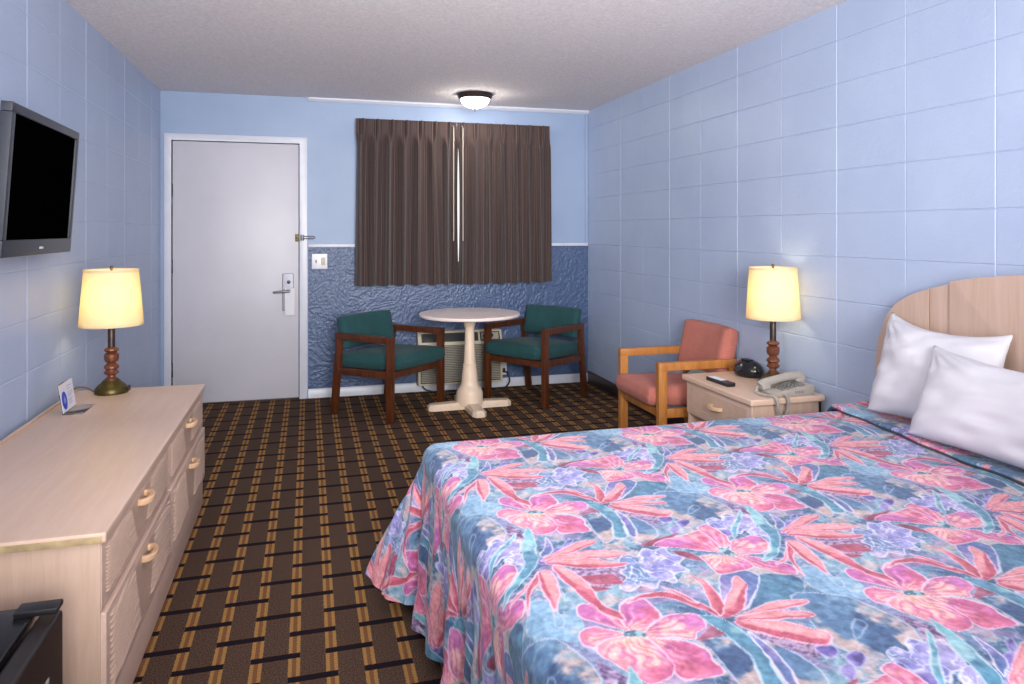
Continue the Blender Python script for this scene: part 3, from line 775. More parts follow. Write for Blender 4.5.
# fall over the two sides of the bed
ov = np.maximum(TF-(BY1-.03), 0)+np.maximum((BY0+.03)-TF, 0)
FZ = FZ-ov*1.2*np.clip(ov/.05, 0, 1)
FP = np.stack([FX-BO.x, TF-BO.y, BZ+FZ+.002], -1)
rgb = sample_print((FX+.17).reshape(-1), (TF+.1).reshape(-1))
edge = (PR.reshape(-1) < .13)
rgb[edge] = rgb[edge]*.12+np.array(lin(40, 46, 70)[:3])*.5
o = grid_mesh('turned_edge', FP, 'floral', spread, rgb=rgb); o['label'] = 'turned-back edge with dark hem'

# headboard -------------------------------------------------------------
hb = thing('headboard', 'arched blond oak veneer headboard behind the white pillows', 'headboard', (2.355, 1.735, 0))
def arch(y0, y1, dz=0, n=24, zb=.30):
    # outline measured along the top, mirrored about the middle
    pts = [(.812, .30), (.813, .757), (.797, .87), (.752, .974), (.702, 1.033), (.630, 1.073), (.533, 1.107), (.437, 1.132), (.304, 1.156), (.142, 1.174), (0, 1.180)]
    def top(y):
        y = abs(y)
        for (a, za), (b, zb_) in zip(pts[1:], pts[2:]):
            if b <= y <= a: return zb_+(za-zb_)*(y-b)/(a-b)
        return .757
    ys = [y0+(y1-y0)*i/n for i in range(n+1)]
    return [(y, top(y)+dz) for y in ys]
def hb_piece(name, y0, y1, x0, x1, dz=0, n=24):
    up = arch(y0, y1, dz, n); poly = [(y1, .30), (y0, .30)]+up
    bm = NB(); prism(bm, poly, 0, x0, x1, .003); return finish(bm, name, 'headboard', hb)
hb_piece('center_panel', -.431, .431, -.032, .026, .009, 30)
for s in (1, -1):
    hb_piece('inner_panel', min(s*.436, s*.531), max(s*.436, s*.531), -.022, .026, 0, 6)
    hb_piece('outer_panel', min(s*.535, s*.8115), max(s*.535, s*.8115), -.022, .026, 0, 40)

# pillows ---------------------------------------------------------------
def pillow(name, label, bl, br, tl, tf, tb, seed, group, sag=.02):
    """bl, br, tl: corners (bottom far, bottom near, top far)"""
    bl, br, tl = map(Vector, (bl, br, tl)); ax = br-bl; ay = tl-bl; wd, ht = ax.length, ay.length
    ax.normalize(); ay.normalize(); nz_ = ay.cross(ax).normalized()
    if nz_.x > 0: nz_ = -nz_
    c = (br+tl)/2
    t = thing(name, label, 'pillow', (c.x, c.y, BZ+.035), 0, group); base = Vector((c.x, c.y, BZ+.035))
    R_ = np.random.RandomState(seed); ph_ = R_.uniform(0, 6.28, 12)
    n, m = 72, 56; a = np.linspace(-1, 1, n); b = np.linspace(-1, 1, m)
    A, B = np.meshgrid(a, b, indexing='ij')
    px = A*wd/2*(1-.07*(1-B**2)**1.0*np.abs(A)**6); py = B*ht/2*(1-.08*(1-A**2)*np.abs(B)**6)
    prof = ((1-np.abs(A)**2.6)*(1-np.abs(B)**2.6))**.55
    cr = np.abs(A*B)
    w1 = fnoise(A*.6+seed, B*.45+.4*A, 3.2, seed+20)-.5; w2 = fnoise(A*.5-B*.3+seed, B*.9, 6.5, seed+30)-.5
    rad_ = np.sin(np.arctan2(B-.95, A+.95)*16+w1*4)*np.exp(-np.hypot(A+.95, B-.95)*2.2)
    wr = (.030*w1+.014*w2+.007*rad_)*prof**.4
    out = []
    for sgn, th_ in ((1, tf), (-1, tb)):
        h_ = sgn*(th_*prof+wr*(1 if sgn > 0 else .3)+.0015)
        P = np.array(c-base)+px[..., None]*np.array(ax)+(py-sag*(1-A**2)*np.clip(B, 0, 1)**1.5-sag*.8*(A+1)/2*np.clip(B, 0, 1)**1.5)[..., None]*np.array(ay)+h_[..., None]*np.array(nz_)
        # rest on the bed: nothing sinks below the cloth
        P[..., 2] = np.maximum(P[..., 2], 0)
        out.append(P)
    bm = NB(); vs = []
    for P in out: vs.append([[bm.verts.new(P[i, j]) for j in range(m)] for i in range(n)])
    for g in vs:
        for i in range(n-1):
            for j in range(m-1): bm.faces.new((g[i][j], g[i+1][j], g[i+1][j+1], g[i][j+1]))
    bmesh.ops.remove_doubles(bm, verts=bm.verts[:], dist=.0035)
    finish(bm, 'pillowcase', 'pillow', t, sharp=2.5)
    return t
pillow('pillow', 'white bed pillow leaning on the headboard, behind the nearer one', (2.100, 2.335, .63), (2.13, 1.83, .635), (2.268, 2.385, 1.005), .085, .05, 1, 'white pillows', .035)
pillow('pillow', 'white bed pillow in front, overlapping the one by the headboard', (1.985, 2.02, .632), (1.985, 1.36, .632), (2.15, 2.07, .925), .075, .035, 5, 'white pillows')

# ================================================================== DRESSER
DR = Vector((-.77, 2.90, 0)); 
dr = thing('dresser', 'long low blond laminate dresser with ribbed drawers along the left wall', 'dresser', DR)
def loc(lo, hi): return (tuple(Vector(lo)-DR), tuple(Vector(hi)-DR))
dy0, dy1 = 2.008, 3.80
bm = NB()
for lo, hi in (((-1.04, dy0, 0), (-.4985, dy0+.018, .556)), ((-1.04, dy1-.018, 0), (-.4985, dy1, .556)), ((-1.04, dy0, .03), (-1.03, dy1, .55)), ((-1.03, 2.895, .05), (-.512, 2.913, .55)), ((-1.03, dy0+.02, .05), (-.512, dy1-.02, .068)), ((-1.03, dy0+.02, .365), (-.512, dy1-.02, .388))):
    a, b = loc(lo, hi); boxr(bm, a, b, .0015)
finish(bm, 'carcass', 'blond_v', dr)
bm = NB(); a, b = loc((-.512, dy0+.001, 0), (-.496, dy1-.001, .128)); boxr(bm, a, b, .003); finish(bm, 'plinth', 'blond_y', dr)
bm = NB()
a, b = loc((-1.045, dy0-.010, .556), (-.484, dy1+.010, .583)); boxr(bm, a, b, .007, 4)
for f in bm.faces:
    pass
finish(bm, 'dresser_top', 'blond_top', dr)
bm = NB(); a, b = loc((-1.043, dy0-.0115, .5575), (-.492, dy0-.0092, .575)); boxr(bm, a, b, .0005); o = finish(bm, 'edge_band', 'blond_edge', dr); o['label'] = 'yellowed edge strip'
bm = NB(); a, b = loc((-1.046, dy0, .583), (-1.034, dy1, .592)); boxr(bm, a, b, .002); finish(bm, 'back_lip', 'blond_top', dr)

def pull(parent, c, ax, out, half=.043, reach=.027):
    """bow handle: c centre on the face, ax along, out away from the face"""
    c, ax, out = Vector(c), Vector(ax), Vector(out); bm = NB()
    pts = [c-ax*half+out*.0, c-ax*half*.98+out*reach*.45, c-ax*half*.6+out*reach*.92, c+out*reach*1.08, c+ax*half*.6+out*reach*.92, c+ax*half*.98+out*reach*.45, c+ax*half]
    P = curve_pts(pts, 6)
    up = Vector((0, 0, 1)); rings = []
    n = len(P)
    for i, p in enumerate(P):
        t = (P[min(i+1, n-1)]-P[max(i-1, 0)]).normalized(); sd = t.cross(up).normalized()
        rings.append([bm.verts.new(p+sd*.0085*x+up*.010*z) for x, z in ((-1, -.6), (-.6, -1), (.6, -1), (1, -.6), (1, .6), (.6, 1), (-.6, 1), (-1, .6))])
    for a, b in zip(rings, rings[1:]):
        for k_ in range(8): bm.faces.new((a[k_], a[(k_+1) % 8], b[(k_+1) % 8], b[k_]))
    bm.faces.new(rings[0]); bm.faces.new(rings[-1][::-1])
    return finish(bm, 'drawer_pull', 'peach_pull', parent)
def drawer(parent, x_face, thick, ya, yb, z0, z1, out, mat='blond_y', hz=None, rh_=.010):
    """front with two ribbed fields and a bow pull; out=+1 faces +X"""
    bm = NB(); xa, xb = sorted((x_face, x_face-out*thick)); boxr(bm, (xa, ya, z0), (xb, yb, z1), .004, 3)
    fr_ = finish(bm, 'drawer', mat, parent)
    # ribbed panel: a height field proud of the front
    fy0, fy1, fz0, fz1 = ya+.035, yb-.035, z0+.025, z1-.02
    ny, nzz = 150, 90; Yg = np.linspace(fy0, fy1, ny); Zg = np.linspace(fz0, fz1, nzz)
    Q, P_ = np.meshgrid(np.linspace(0, 1, nzz), np.linspace(0, 1, ny)); 
    d = np.abs(P_-.5)*2; halfw = .16+.20*Q
    rib_ = 1-np.abs(np.sin(PI*12*(Q+.30*(d-.35)**2)))**.7
    inside = 1/(1+np.exp(-(d-halfw)/.012))
    border = np.clip(np.minimum(np.minimum(P_, 1-P_)/.012, np.minimum(Q, 1-Q)/.03), 0, 1)
    h = (rh_*rib_*inside+.001*(1-inside))*border-.0005+border*.0007
    YY, ZZ = np.meshgrid(Yg, Zg, indexing='ij')
    PP = np.stack([x_face+out*h, YY, ZZ], -1)
    grid_mesh('ribbed_panel', PP, 'blond_rib', fr_)
    pull(fr_, (x_face+out*.001, (ya+yb)/2, hz or (z0+z1)/2+.03), (0, 1, 0), (out, 0, 0))
    return fr_
mid = 2.904
for ya, yb in ((dy0+.004, mid-.003), (mid+.003, dy1-.004)):
    for z0, z1, xf, hz in ((.382, .549, -.496, .508), (.136, .376, -.486, .335)):
        drawer(dr, xf-DR.x, .016, ya-DR.y, yb-DR.y, z0, z1, 1, hz=hz)

# ================================================================== NIGHTSTAND
NS = Vector((2.17, 3.193, 0)); ns = thing('nightstand', 'blond one-drawer nightstand holding the lamp and telephone, between bed and coral chair', 'nightstand', NS)
bm = NB()
for lo, hi in (((1.975, 2.892, 0), (2.34, 2.908, .527)), ((1.975, 3.478, 0), (2.34, 3.494, .527)), ((2.325, 2.892, .02), (2.34, 3.494, .527)), ((1.98, 2.90, .345), (2.33, 3.48, .357)), ((1.98, 2.90, .05), (2.33, 3.48, .066)), ((1.972, 2.892, 0), (1.985, 3.494, .05))):
    boxr(bm, tuple(Vector(lo)-NS), tuple(Vector(hi)-NS), .0015)
finish(bm, 'carcass', 'blond_v', ns)
bm = NB(); boxr(bm, tuple(Vector((1.948, 2.874, .527))-NS), tuple(Vector((2.350, 3.512, .556))-NS), .008, 4); finish(bm, 'nightstand_top', 'blond_top', ns)
drawer(ns, 1.966-NS.x, .016, 2.897-NS.y, 3.489-NS.y, .358, .522, -1, hz=.447, rh_=.0012)

# ================================================================== CHAIRS
def armchair(name, label, frame, cloth_, locn, rz, W, Dp, arm_z, back_top, splay, back_h, style):
    """local +X is forward"""
    t = thing(name, label, 'chair', locn, rz, 'guest armchairs')
    hw = W/2; lw = .040; xf = Dp/2-.02
    for s in (1, -1):
        y = s*(hw-lw/2)
        bm = NB(); bar(bm, (xf, y, 0), (xf, y, arm_z), .05, lw, .004, (0, 1, 0)); finish(bm, 'front_leg', frame, t)
        bm = NB(); bar(bm, (-xf-splay, y, 0), (-xf+.025, y, arm_z-.002), .048, lw-.002, .004, (0, 1, 0)); finish(bm, 'rear_leg', frame, t)
        bm = NB(); bar(bm, (-xf-.005, y, arm_z-.022), (xf+.026, y, arm_z-.022), lw+.004, .046, .005); finish(bm, 'armrest', frame, t)
        bm = NB(); bar(bm, (-xf-splay*.4, y, .315), (xf-.02, y, .325), .024, .05, .003); finish(bm, 'side_rail', frame, t)
    bm = NB(); bar(bm, (xf-.004, -hw+lw, .322), (xf-.004, hw-lw, .322), .026, .045, .003); finish(bm, 'front_rail', frame, t)
    bm = NB(); bar(bm, (-xf-splay*.3, -hw+lw, .30), (-xf-splay*.3, hw-lw, .30), .026, .045, .003); bar(bm, (-xf+.005, -hw+lw, arm_z-.055), (-xf+.005, hw-lw, arm_z-.055), .024, .04, .003); finish(bm, 'rear_rail', frame, t)
    sw = W-2*lw-.008
    bm = NB(); ang_ = -.05
    cushion(bm, (.03, 0, .397), (Dp+.04, sw, .096), .018, rot=Matrix.Rotation(ang_, 3, 'Y')); finish(bm, 'seat', cloth_, t, sharp=1.2)
    bh = back_h; tilt = .20
    bw = sw+(.02 if style == 'teal' else .045)
    bm = NB()
    R_ = Matrix.Rotation(-tilt, 3, 'Y') @ Matrix.Rotation(PI/2, 3, 'Y')
    bt = .07 if style == 'teal' else .095
    cushion(bm, (-xf-.012+(bt-.07)*.75, 0, back_top-bh/2*.98), (bh, bw-.006, bt), .012, rot=R_, crown=0)
    # gentle hollow across the back
    for v_ in bm.verts: v_.co.x += .030*(2*v_.co.y/bw)**2
    finish(bm, 'backrest', cloth_, t, sharp=1.2)
    return t
# placed from the marks of their feet on the carpet
armchair('armchair', 'teal upholstered armchair with reddish wooden arms left of the round table', 'red_wood', 'green', (.590, 5.425, 0), math.radians(-46.5), .625, .535, .59, .705, .035, .245, 'teal')
armchair('armchair', 'teal upholstered armchair with reddish wooden arms right of the round table', 'red_wood', 'green', (1.752, 5.522, 0), math.radians(215), .61, .535, .59, .705, .035, .245, 'teal')
armchair('armchair', 'coral upholstered armchair with golden oak arms beside the nightstand', 'oak', 'coral', (2.105, 3.855, 0), math.radians(180), .545, .50, .605, .775, .0, .33, 'wide')

# ================================================================== ROUND TABLE
TB = Vector((1.172, 5.322, 0)); tb = thing('round_table', 'round cream pedestal table with four-footed base between the teal armchairs', 'table', TB)
bm = NB(); lathe(bm, [(.36, -.012), (.376, -.011), (.381, -.004), (.381, .004), (.376, .011), (.37, .012)], (0, 0, .702), 72); finish(bm, 'tabletop', 'table_top', tb)
bm = NB(); lathe(bm, [(.10, .670), (.10, .690)], (0, 0, 0), 32)
prof = [(.102, .03), (.104, .055), (.100, .075), (.099, .112), (.096, .125), (.090, .142), (.076, .160), (.066, .178), (.062, .200), (.060, .235), (.055, .28), (.050, .312), (.051, .318), (.051, .328), (.046, .333), (.044, .36), (.039, .45), (.036, .54), (.036, .60), (.040, .615), (.044, .625), (.046, .672)]
lathe(bm, prof, (0, 0, 0), 48); finish(bm, 'pedestal', 'table_cream', tb)
for kx in range(4):
    a = kx*PI/2+math.radians(2)
    bm = NB()
    pl = [(.04, -.052), (.285, -.052), (.318, -.03), (.318, .03), (.285, .052), (.04, .052)]
    t = bmesh.new(); vb = [t.verts.new((x, y, .0)) for x, y in pl]; vm = [t.verts.new((x, y, .030)) for x, y in pl]; vt = [t.verts.new((x*(1 if x < .1 else .955), y*.72, .052 if x < .1 else .046)) for x, y in pl]
    t.faces.new(vb[::-1]); t.faces.new(vt)
    for A_, B_ in ((vb, vm), (vm, vt)):
        for i in range(6): t.faces.new((A_[i], A_[(i+1) % 6], B_[(i+1) % 6], B_[i]))
    bmesh.ops.rotate(t, verts=t.verts[:], cent=(0, 0, 0), matrix=Matrix.Rotation(a, 3, 'Z')); merge(bm, t)
    finish(bm, 'foot', 'table_cream', tb, sharp=.3)

# ================================================================== WALL AIR CONDITIONER
AC = Vector((1.215, YB-.008, 0)); ac = thing('air_conditioner', 'cream through-wall air conditioner under the window behind the round table', 'air conditioner', AC)
bm = NB()
ax0, ax1 = -.355, .355
prism(bm, [(-.12, .07), (0, .07), (0, .50), (-.07, .50), (-.12, .40)], 0, ax0, ax1, .006); finish(bm, 'housing', 'cream', ac)
bm = NB()
for i in range(21):
    z = .095+i*.0142; boxr(bm, (ax0+.025, -.133, z), (ax1-.025, -.118, z+.0088), .002)
boxr(bm, (ax0+.02, -.122, .085), (ax1-.02, -.1195, .392), mi=1); finish(bm, 'grille', ['cream_grille', 'ac_dark'], ac)
def slopebox(x0, x1, q0, q1, out, th_):
    """thin plate on the sloping top face, q along the slope"""
    a_ = Vector((0, -.12, .40)); d_ = Vector((0, .05, .10)); n_ = Vector((0, -.10, .05)).normalized()
    bm = NB(); c_ = a_+d_*((q0+q1)/2)+n_*(out+th_/2)+Vector(((x0+x1)/2, 0, 0)); dz = d_.normalized()
    box(bm, c_, (x1-x0, th_, d_.length*(q1-q0)), .002, 2, rot=Matrix((Vector((1, 0, 0)), -n_, dz)).transposed()); return bm
finish(slopebox(ax0+.03, .15, .18, .86, -.001, .004), 'air_slot', 'ac_dark', ac)
for i in range(6): finish(slopebox(ax0+.05+i*.08, ax0+.055+i*.08, .2, .84, .002, .004), 'slot_vane', 'hinge', ac)
finish(slopebox(.165, .335, .16, .86, -.001, .005), 'control_panel', 'ac_dark', ac)
finish(slopebox(.175, .325, .24, .78, .003, .003), 'control_label', 'cream_grille', ac)
for xk in (.205, .26):
    bm = NB(); lathe(bm, [(.017, 0), (.016, .014), (.005, .016)], (0, 0, 0), 20)
    bmesh.ops.rotate(bm, verts=bm.verts[:], cent=(0, 0, 0), matrix=Matrix.Rotation(math.radians(63), 3, 'X')); bmesh.ops.translate(bm, verts=bm.verts[:], vec=(xk, -.101, .455)); finish(bm, 'knob', 'hinge', ac)
ol = thing('wall_outlet', 'small white wall socket low on the blue wall right of the air conditioner', 'outlet', (1.603, YB-.006, .155))
bm = NB(); boxr(bm, (-.034, -.006, -.055), (.034, 0, .055), .003); finish(bm, 'socket_plate', 'plastic_white', ol)
bm = NB(); boxr(bm, (-.015, -.04, -.03), (.015, -.0055, .005), .005); finish(bm, 'plug', 'cord_black', ol)
bm = NB(); tube(bm, curve_pts([(1.603, 5.928, .135), (1.635, 5.90, .12), (1.63, 5.86, .05), (1.54, 5.80, .010), (1.36, 5.80, .008), (1.20, 5.80, .008), (1.08, 5.82, .008), (1.0, 5.86, .012), (.93, 5.88, .03), (.90, 5.895, .060)], 8), .006, 8)
cd = finish(bm, 'power_cord', 'cord_black'); cd['label'] = 'black power cord looping from the wall socket along the carpet under the air conditioner'; cd['category'] = 'cord'

# ================================================================== CURTAINS
def curtain(name, label, x0, x1, seed, gap_side):
    c_ = thing(name, label, 'curtain', ((x0+x1)/2, YB-.06, .89), 0, 'striped brown curtains')
    R_ = random.Random(seed); n, m = 520, 60; wdt = x1-x0; npl = 7
    phs = [R_.uniform(-.35, .35) for _ in range(npl+3)]; am = [R_.uniform(.65, 1.25) for _ in range(npl+3)]
    P = np.zeros((n, m, 3)); UV = np.zeros((n, m, 2)); 
    for j in range(m):
        v_ = j/(m-1); zt = 2.228; z = zt-(zt-.892)*v_
        fall = min(1, max(0, (v_-.07)/.10)); fall = fall*fall*(3-2*fall)
        xs = []; ys = []
        for i in range(n):
            u0 = i/(n-1); ph0 = u0*npl; kk = int(ph0); f_ = ph0-kk
            a = am[kk]*(1-f_)+am[kk+1]*f_; p_ = phs[kk]*(1-f_)+phs[kk+1]*f_
            wv_ = math.sin(2*PI*(ph0+p_*v_*.7)+.3*math.sin(6*PI*u0+v_*2))
            wv_ = math.copysign(abs(wv_)**.75, wv_)
            deep = (.034+.006*v_)*a*wv_*fall
            # heading: narrow pinched pleats
            pin = (f_-.5)/.5; hd = (.018*math.exp(-(pin/.16)**2)-.006*math.exp(-((abs(pin)-.34)/.12)**2))*(1-.25*fall)
            x = x0+wdt*u0+.010*math.cos(2*PI*ph0)*fall
            y = -.042-deep-hd*(1-fall*.8)-.012
            # free edge at the middle parts a little
            e_ = u0 if gap_side > 0 else 1-u0
            op = max(0, math.sin(PI*min(1, max(0, (v_-.16)/.82))))**.6*.011
            x -= gap_side*op*max(0, (e_-.86)/.14)
            # outer edge leans out towards the hem
            x -= gap_side*.02*v_*(1-e_)*.9
            xs.append(x); ys.append(y)
        s_ = 0
        for i in range(n):
            if i: s_ += math.hypot(xs[i]-xs[i-1], ys[i]-ys[i-1])
            P[i, j] = (xs[i]-(x0+x1)/2, ys[i], z-.89+.006*math.sin(i/n*40)*(1 if j == m-1 else 0)); UV[i, j] = (s_, z)
    # one shared cloth length so stripes run straight down
    UV[..., 0] = UV[:, 30, 0][:, None]
    Pb = P.copy(); Pb[..., 1] += .0025
    f1 = grid_mesh('drape', P, 'curtain', c_, uv=UV)
    bk = grid_mesh('drape_lining', Pb, 'linen', c_); bk['label'] = 'pale backing'
    xw = (x1-.035 if gap_side > 0 else x0+.040)-(x0+x1)/2
    bm = NB(); tube(bm, [(xw, -.098, 1.285), (xw, -.098, .36)], .005, 10); tube(bm, [(xw, -.098, 1.285), (xw, -.070, 1.305), (xw, -.045, 1.31)], .003, 8)
    finish(bm, 'wand', 'wand', c_)
    return c_
curtain('curtain', 'brown striped pleated curtain covering the left half of the window', .366, 1.181, 3, 1)
curtain('curtain', 'brown striped pleated curtain covering the right half of the window', 1.184, 1.990, 8, -1)
bm = NB(); boxr(bm, (.385, YB-.052, 2.19), (1.99, YB, 2.222), .003)
ct = finish(bm, 'curtain_track', 'plastic_white'); ct['label'] = 'white traverse track along the top behind both brown curtains'; ct['category'] = 'curtain track'

# ================================================================== SWITCH PLATE
sp_ = thing('switch_plate', 'square white double switch plate on the dark blue wall beside the door', 'light switch', (.088, YB-.006, 1.088))
bm = NB(); boxr(bm, (-.060, -.006, -.060), (.060, 0, .060), .003, 3); finish(bm, 'plate', 'plastic_white', sp_)
bm = NB(); box(bm, (-.027, -.012, .0), (.010, .016, .022), .003, rot=Matrix.Rotation(.4, 3, 'X')); finish(bm, 'toggle', 'cream_grille', sp_)
bm = NB(); boxr(bm, (.012, -.0085, -.030), (.042, -.005, .030), .003); finish(bm, 'socket_face', 'cream', sp_)

# ================================================================== TELEVISION
TV = Vector((-.974, 3.096, 1.500)); tv = thing('television', 'black flat screen television tilted down on the left wall above the dresser', 'television', TV, .03)
tilt = Matrix.Rotation(math.atan2(.035, .52), 4, 'Y')
def tvp(bm, name, mat, par=None):
    bmesh.ops.transform(bm, matrix=tilt, verts=bm.verts[:]); return finish(bm, name, mat, par or tv)
hw, hh = .398, .256
bm = NB()
for lo, hi in (((-.014, -hw, hh-.032), (.022, hw, hh)), ((-.014, -hw, -hh), (.022, hw, -hh+.058)), ((-.014, -hw, -hh+.058), (.022, -hw+.033, hh-.032)), ((-.014, hw-.033, -hh+.058), (.022, hw, hh-.032))):
    boxr(bm, lo, hi, .004, 3)
tvp(bm, 'bezel', 'tv_bezel')
bm = NB(); boxr(bm, (.004, -hw+.03, -hh+.055), (.014, hw-.03, hh-.029)); tvp(bm, 'screen', 'tv_screen')
bm = NB(); boxr(bm, (-.052, -hw+.04, -hh+.03), (-.012, hw-.04, hh-.03), .010, 3); tvp(bm, 'rear_housing', 'black_satin')
bm = NB()
for i, (w_, h_) in enumerate(((.006, .008), (.004, .008), (.006, .008), (.004, .008), (.007, .008))): boxr(bm, (.0215, -.02+i*.009, -hh+.022), (.0228, -.02+i*.009+w_, -hh+.022+h_))
tvp(bm, 'logo', 'silver')
bm = NB(); boxr(bm, (-.099, -.11, -.10), (-.093, .11, .10), .002); bar(bm, (-.098, 0, 0), (-.05, 0, 0), .10, .10, .004); finish(bm, 'wall_mount', 'black_satin', tv)

# ================================================================== FRIDGE
FR = Vector((-.785, 1.55, 0)); fr = thing('mini_fridge', 'black mini fridge in the corner before the near end of the dresser', 'fridge', FR)
fx0, fx1, fy0, fy1, fz = -1.05, -.565, 1.32, 1.785, .520
bm = NB(); boxr(bm, tuple(Vector((fx0, fy0, .02))-FR), tuple(Vector((fx1, fy1, fz-.004))-FR), .006, 3)
boxr(bm, tuple(Vector((fx0, fy0, fz-.022))-FR), tuple(Vector((fx1+.004, fy1, fz))-FR), .006, 3)
for x in (fx0+.05, fx1-.05):
    for y in (fy0+.05, fy1-.05): lathe(bm, [(.018, 0), (.018, .03)], (x-FR.x, y-FR.y, 0), 14)
finish(bm, 'cabinet', 'fridge', fr)
bm = NB(); boxr(bm, tuple(Vector((fx1+.008, fy0, .04))-FR), tuple(Vector((-.515, fy1, fz-.012))-FR), .010, 4); fd = finish(bm, 'fridge_door', 'fridge_door', fr)
bm = NB(); boxr(bm, tuple(Vector((fx1-.03, fy1-.05, fz-.001))-FR), tuple(Vector((-.513, fy1-.004, fz+.012))-FR), .005, 3); finish(bm, 'hinge_cover', 'black_satin', fr)
bm = NB(); boxr(bm, tuple(Vector((-.5155, 1.672, .385))-FR), tuple(Vector((-.5135, 1.690, .412))-FR), .0008); finish(bm, 'badge', 'silver', fd)

# ================================================================== TABLE LAMPS
def table_lamp(label, loc_, rt, rb, zs0, zs1, zk):
    t = thing('table_lamp', label, 'lamp', loc_, 0, 'bedside style table lamps')
    bm = NB(); lathe(bm, [(.070, 0), (.072, .006), (.071, .016), (.066, .027), (.056, .038), (.042, .050), (.034, .060)], (0, 0, 0), 48); finish(bm, 'lamp_base', 'brass', t)
    z = lambda f: .058+(zk-.058)*f
    pr_ = [(.030, z(0)), (.030, z(.05)), (.020, z(.10)), (.019, z(.16)), (.033, z(.20)), (.036, z(.24)), (.027, z(.30)), (.027, z(.33)), (.036, z(.38)), (.035, z(.42)), (.020, z(.52)), (.021, z(.54)), (.031, z(.58)), (.035, z(.66)), (.035, z(.78)), (.031, z(.80)), (.022, z(.84)), (.035, z(.90)), (.034, z(.94)), (.016, z(1.0))]
    pr_ = [(a*.9, b) for a, b in pr_]; bm = NB(); lathe(bm, pr_, (0, 0, 0), 12); finish(bm, 'turned_column', 'turned_wood', t, sharp=.35)
    bm = NB(); lathe(bm, [(.0155, zk-.002), (.0155, zs0+.05), (.010, zs0+.06)], (0, 0, 0), 20); finish(bm, 'neck', 'dark_metal', t)
    bm = NB(); npt = 72
    rip = lambda i, zz: 1+(.014 if i % 2 else -.008)
    # shade: outer and inner skin
    lathe(bm, [(rb, zs0), (rb+.001, zs0+.008), (rt+(rb-rt)*.06, zs1-.012), (rt, zs1)], (0, 0, 0), npt*2, rip, cap=False); sh = finish(bm, 'lamp_shade', 'shade', t, sharp=3)
    for zz, rr in ((zs0+.003, rb+.001), (zs1-.003, rt+.001)):
        bm = NB(); lathe(bm, [(rr+.0015, zz-.006), (rr+.0025, zz-.004), (rr+.0025, zz+.004), (rr+.0015, zz+.006)], (0, 0, 0), 72, cap=False)
        finish(bm, 'shade_trim', 'shade', sh)
    bm = NB(); hz_ = zs1-.012
    tube(bm, curve_pts([(.012, 0, zs0+.05), (.045, 0, zs0+.10), (.045, 0, zs1-.07), (0, 0, hz_), (-.045, 0, zs1-.07), (-.045, 0, zs0+.10), (-.012, 0, zs0+.05)], 6), .0018, 6)
    for a in (0, 2.094, 4.188): tube(bm, [(0, 0, hz_), (rt*math.cos(a), rt*math.sin(a), hz_)], .0015, 6)
    finish(bm, 'harp', 'brass', t)
    bm = NB(); lathe(bm, [(.005, hz_), (.006, hz_+.010), (.004, hz_+.014), (.008, hz_+.020), (.008, hz_+.026), (.003, hz_+.032)], (0, 0, 0), 16); finish(bm, 'finial', 'bright_brass', t)
    zb_ = (zs0+zs1)/2
    d_ = bpy.data.lights.new('bulb', 'POINT'); d_.energy = LAMP_W; d_.color = (1, .84, .56); d_.shadow_soft_size = .028
    b_ = bpy.data.objects.new('bulb_light', d_); COL.objects.link(b_); b_.parent = t; b_.location = (0, 0, zb_)
    return t
LAMP_W = 1.9
la = table_lamp('lit table lamp with turned wood column on the dresser by the left wall', (-.877, 3.72, .583), .112, .131, .315, .568, .212)
bm = NB(); lathe(bm, [(.006, 0), (.006, .02), (.003, .024)], (.078, -.02, .012), 10); finish(bm, 'switch_knob', 'dark_metal', la)
table_lamp('lit table lamp with turned wood column on the nightstand behind the telephone', (2.252, 3.137, .556), .112, .128, .338, .590, .225)
bm = NB(); tube(bm, curve_pts([(-.955, 3.735, .590), (-.985, 3.72, .612), (-1.015, 3.70, .618), (-1.032, 3.69, .60), (-1.052, 3.685, .56), (-1.058, 3.68, .40)], 8), .0035, 8)
o = finish(bm, 'lamp_cord', 'cord_brown'); o['label'] = 'thin brown cord running from the dresser lamp down behind the dresser'; o['category'] = 'cord'

# ================================================================== CEILING LIGHT
cl = thing('ceiling_light', 'flush ceiling light with bronze rim and glowing glass bowl above the curtains', 'ceiling light', (1.246, 5.467, H))
bm = NB(); lathe(bm, [(.10, 0), (.137, 0), (.139, -.008), (.134, -.018), (.128, -.030), (.122, -.040), (.112, -.042), (.108, -.034)], (0, 0, 0), 56); finish(bm, 'light_rim', 'dark_metal', cl)
bm = NB(); lathe(bm, [(.112, -.036), (.110, -.050), (.098, -.072), (.078, -.090), (.050, -.104), (.020, -.112), (.004, -.114)], (0, 0, 0), 48); gb = finish(bm, 'glass_bowl', 'lit_glass', cl)
bm = NB(); lathe(bm, [(.013, -.110), (.014, -.116), (.007, -.122), (.009, -.128), (.003, -.136)], (0, 0, 0), 20); finish(bm, 'finial', 'dark_metal', cl)

# ================================================================== TELEPHONE
ph = thing('telephone', 'putty coloured corded telephone on the nightstand in front of the lamp', 'telephone', (2.200, 2.975, .556))
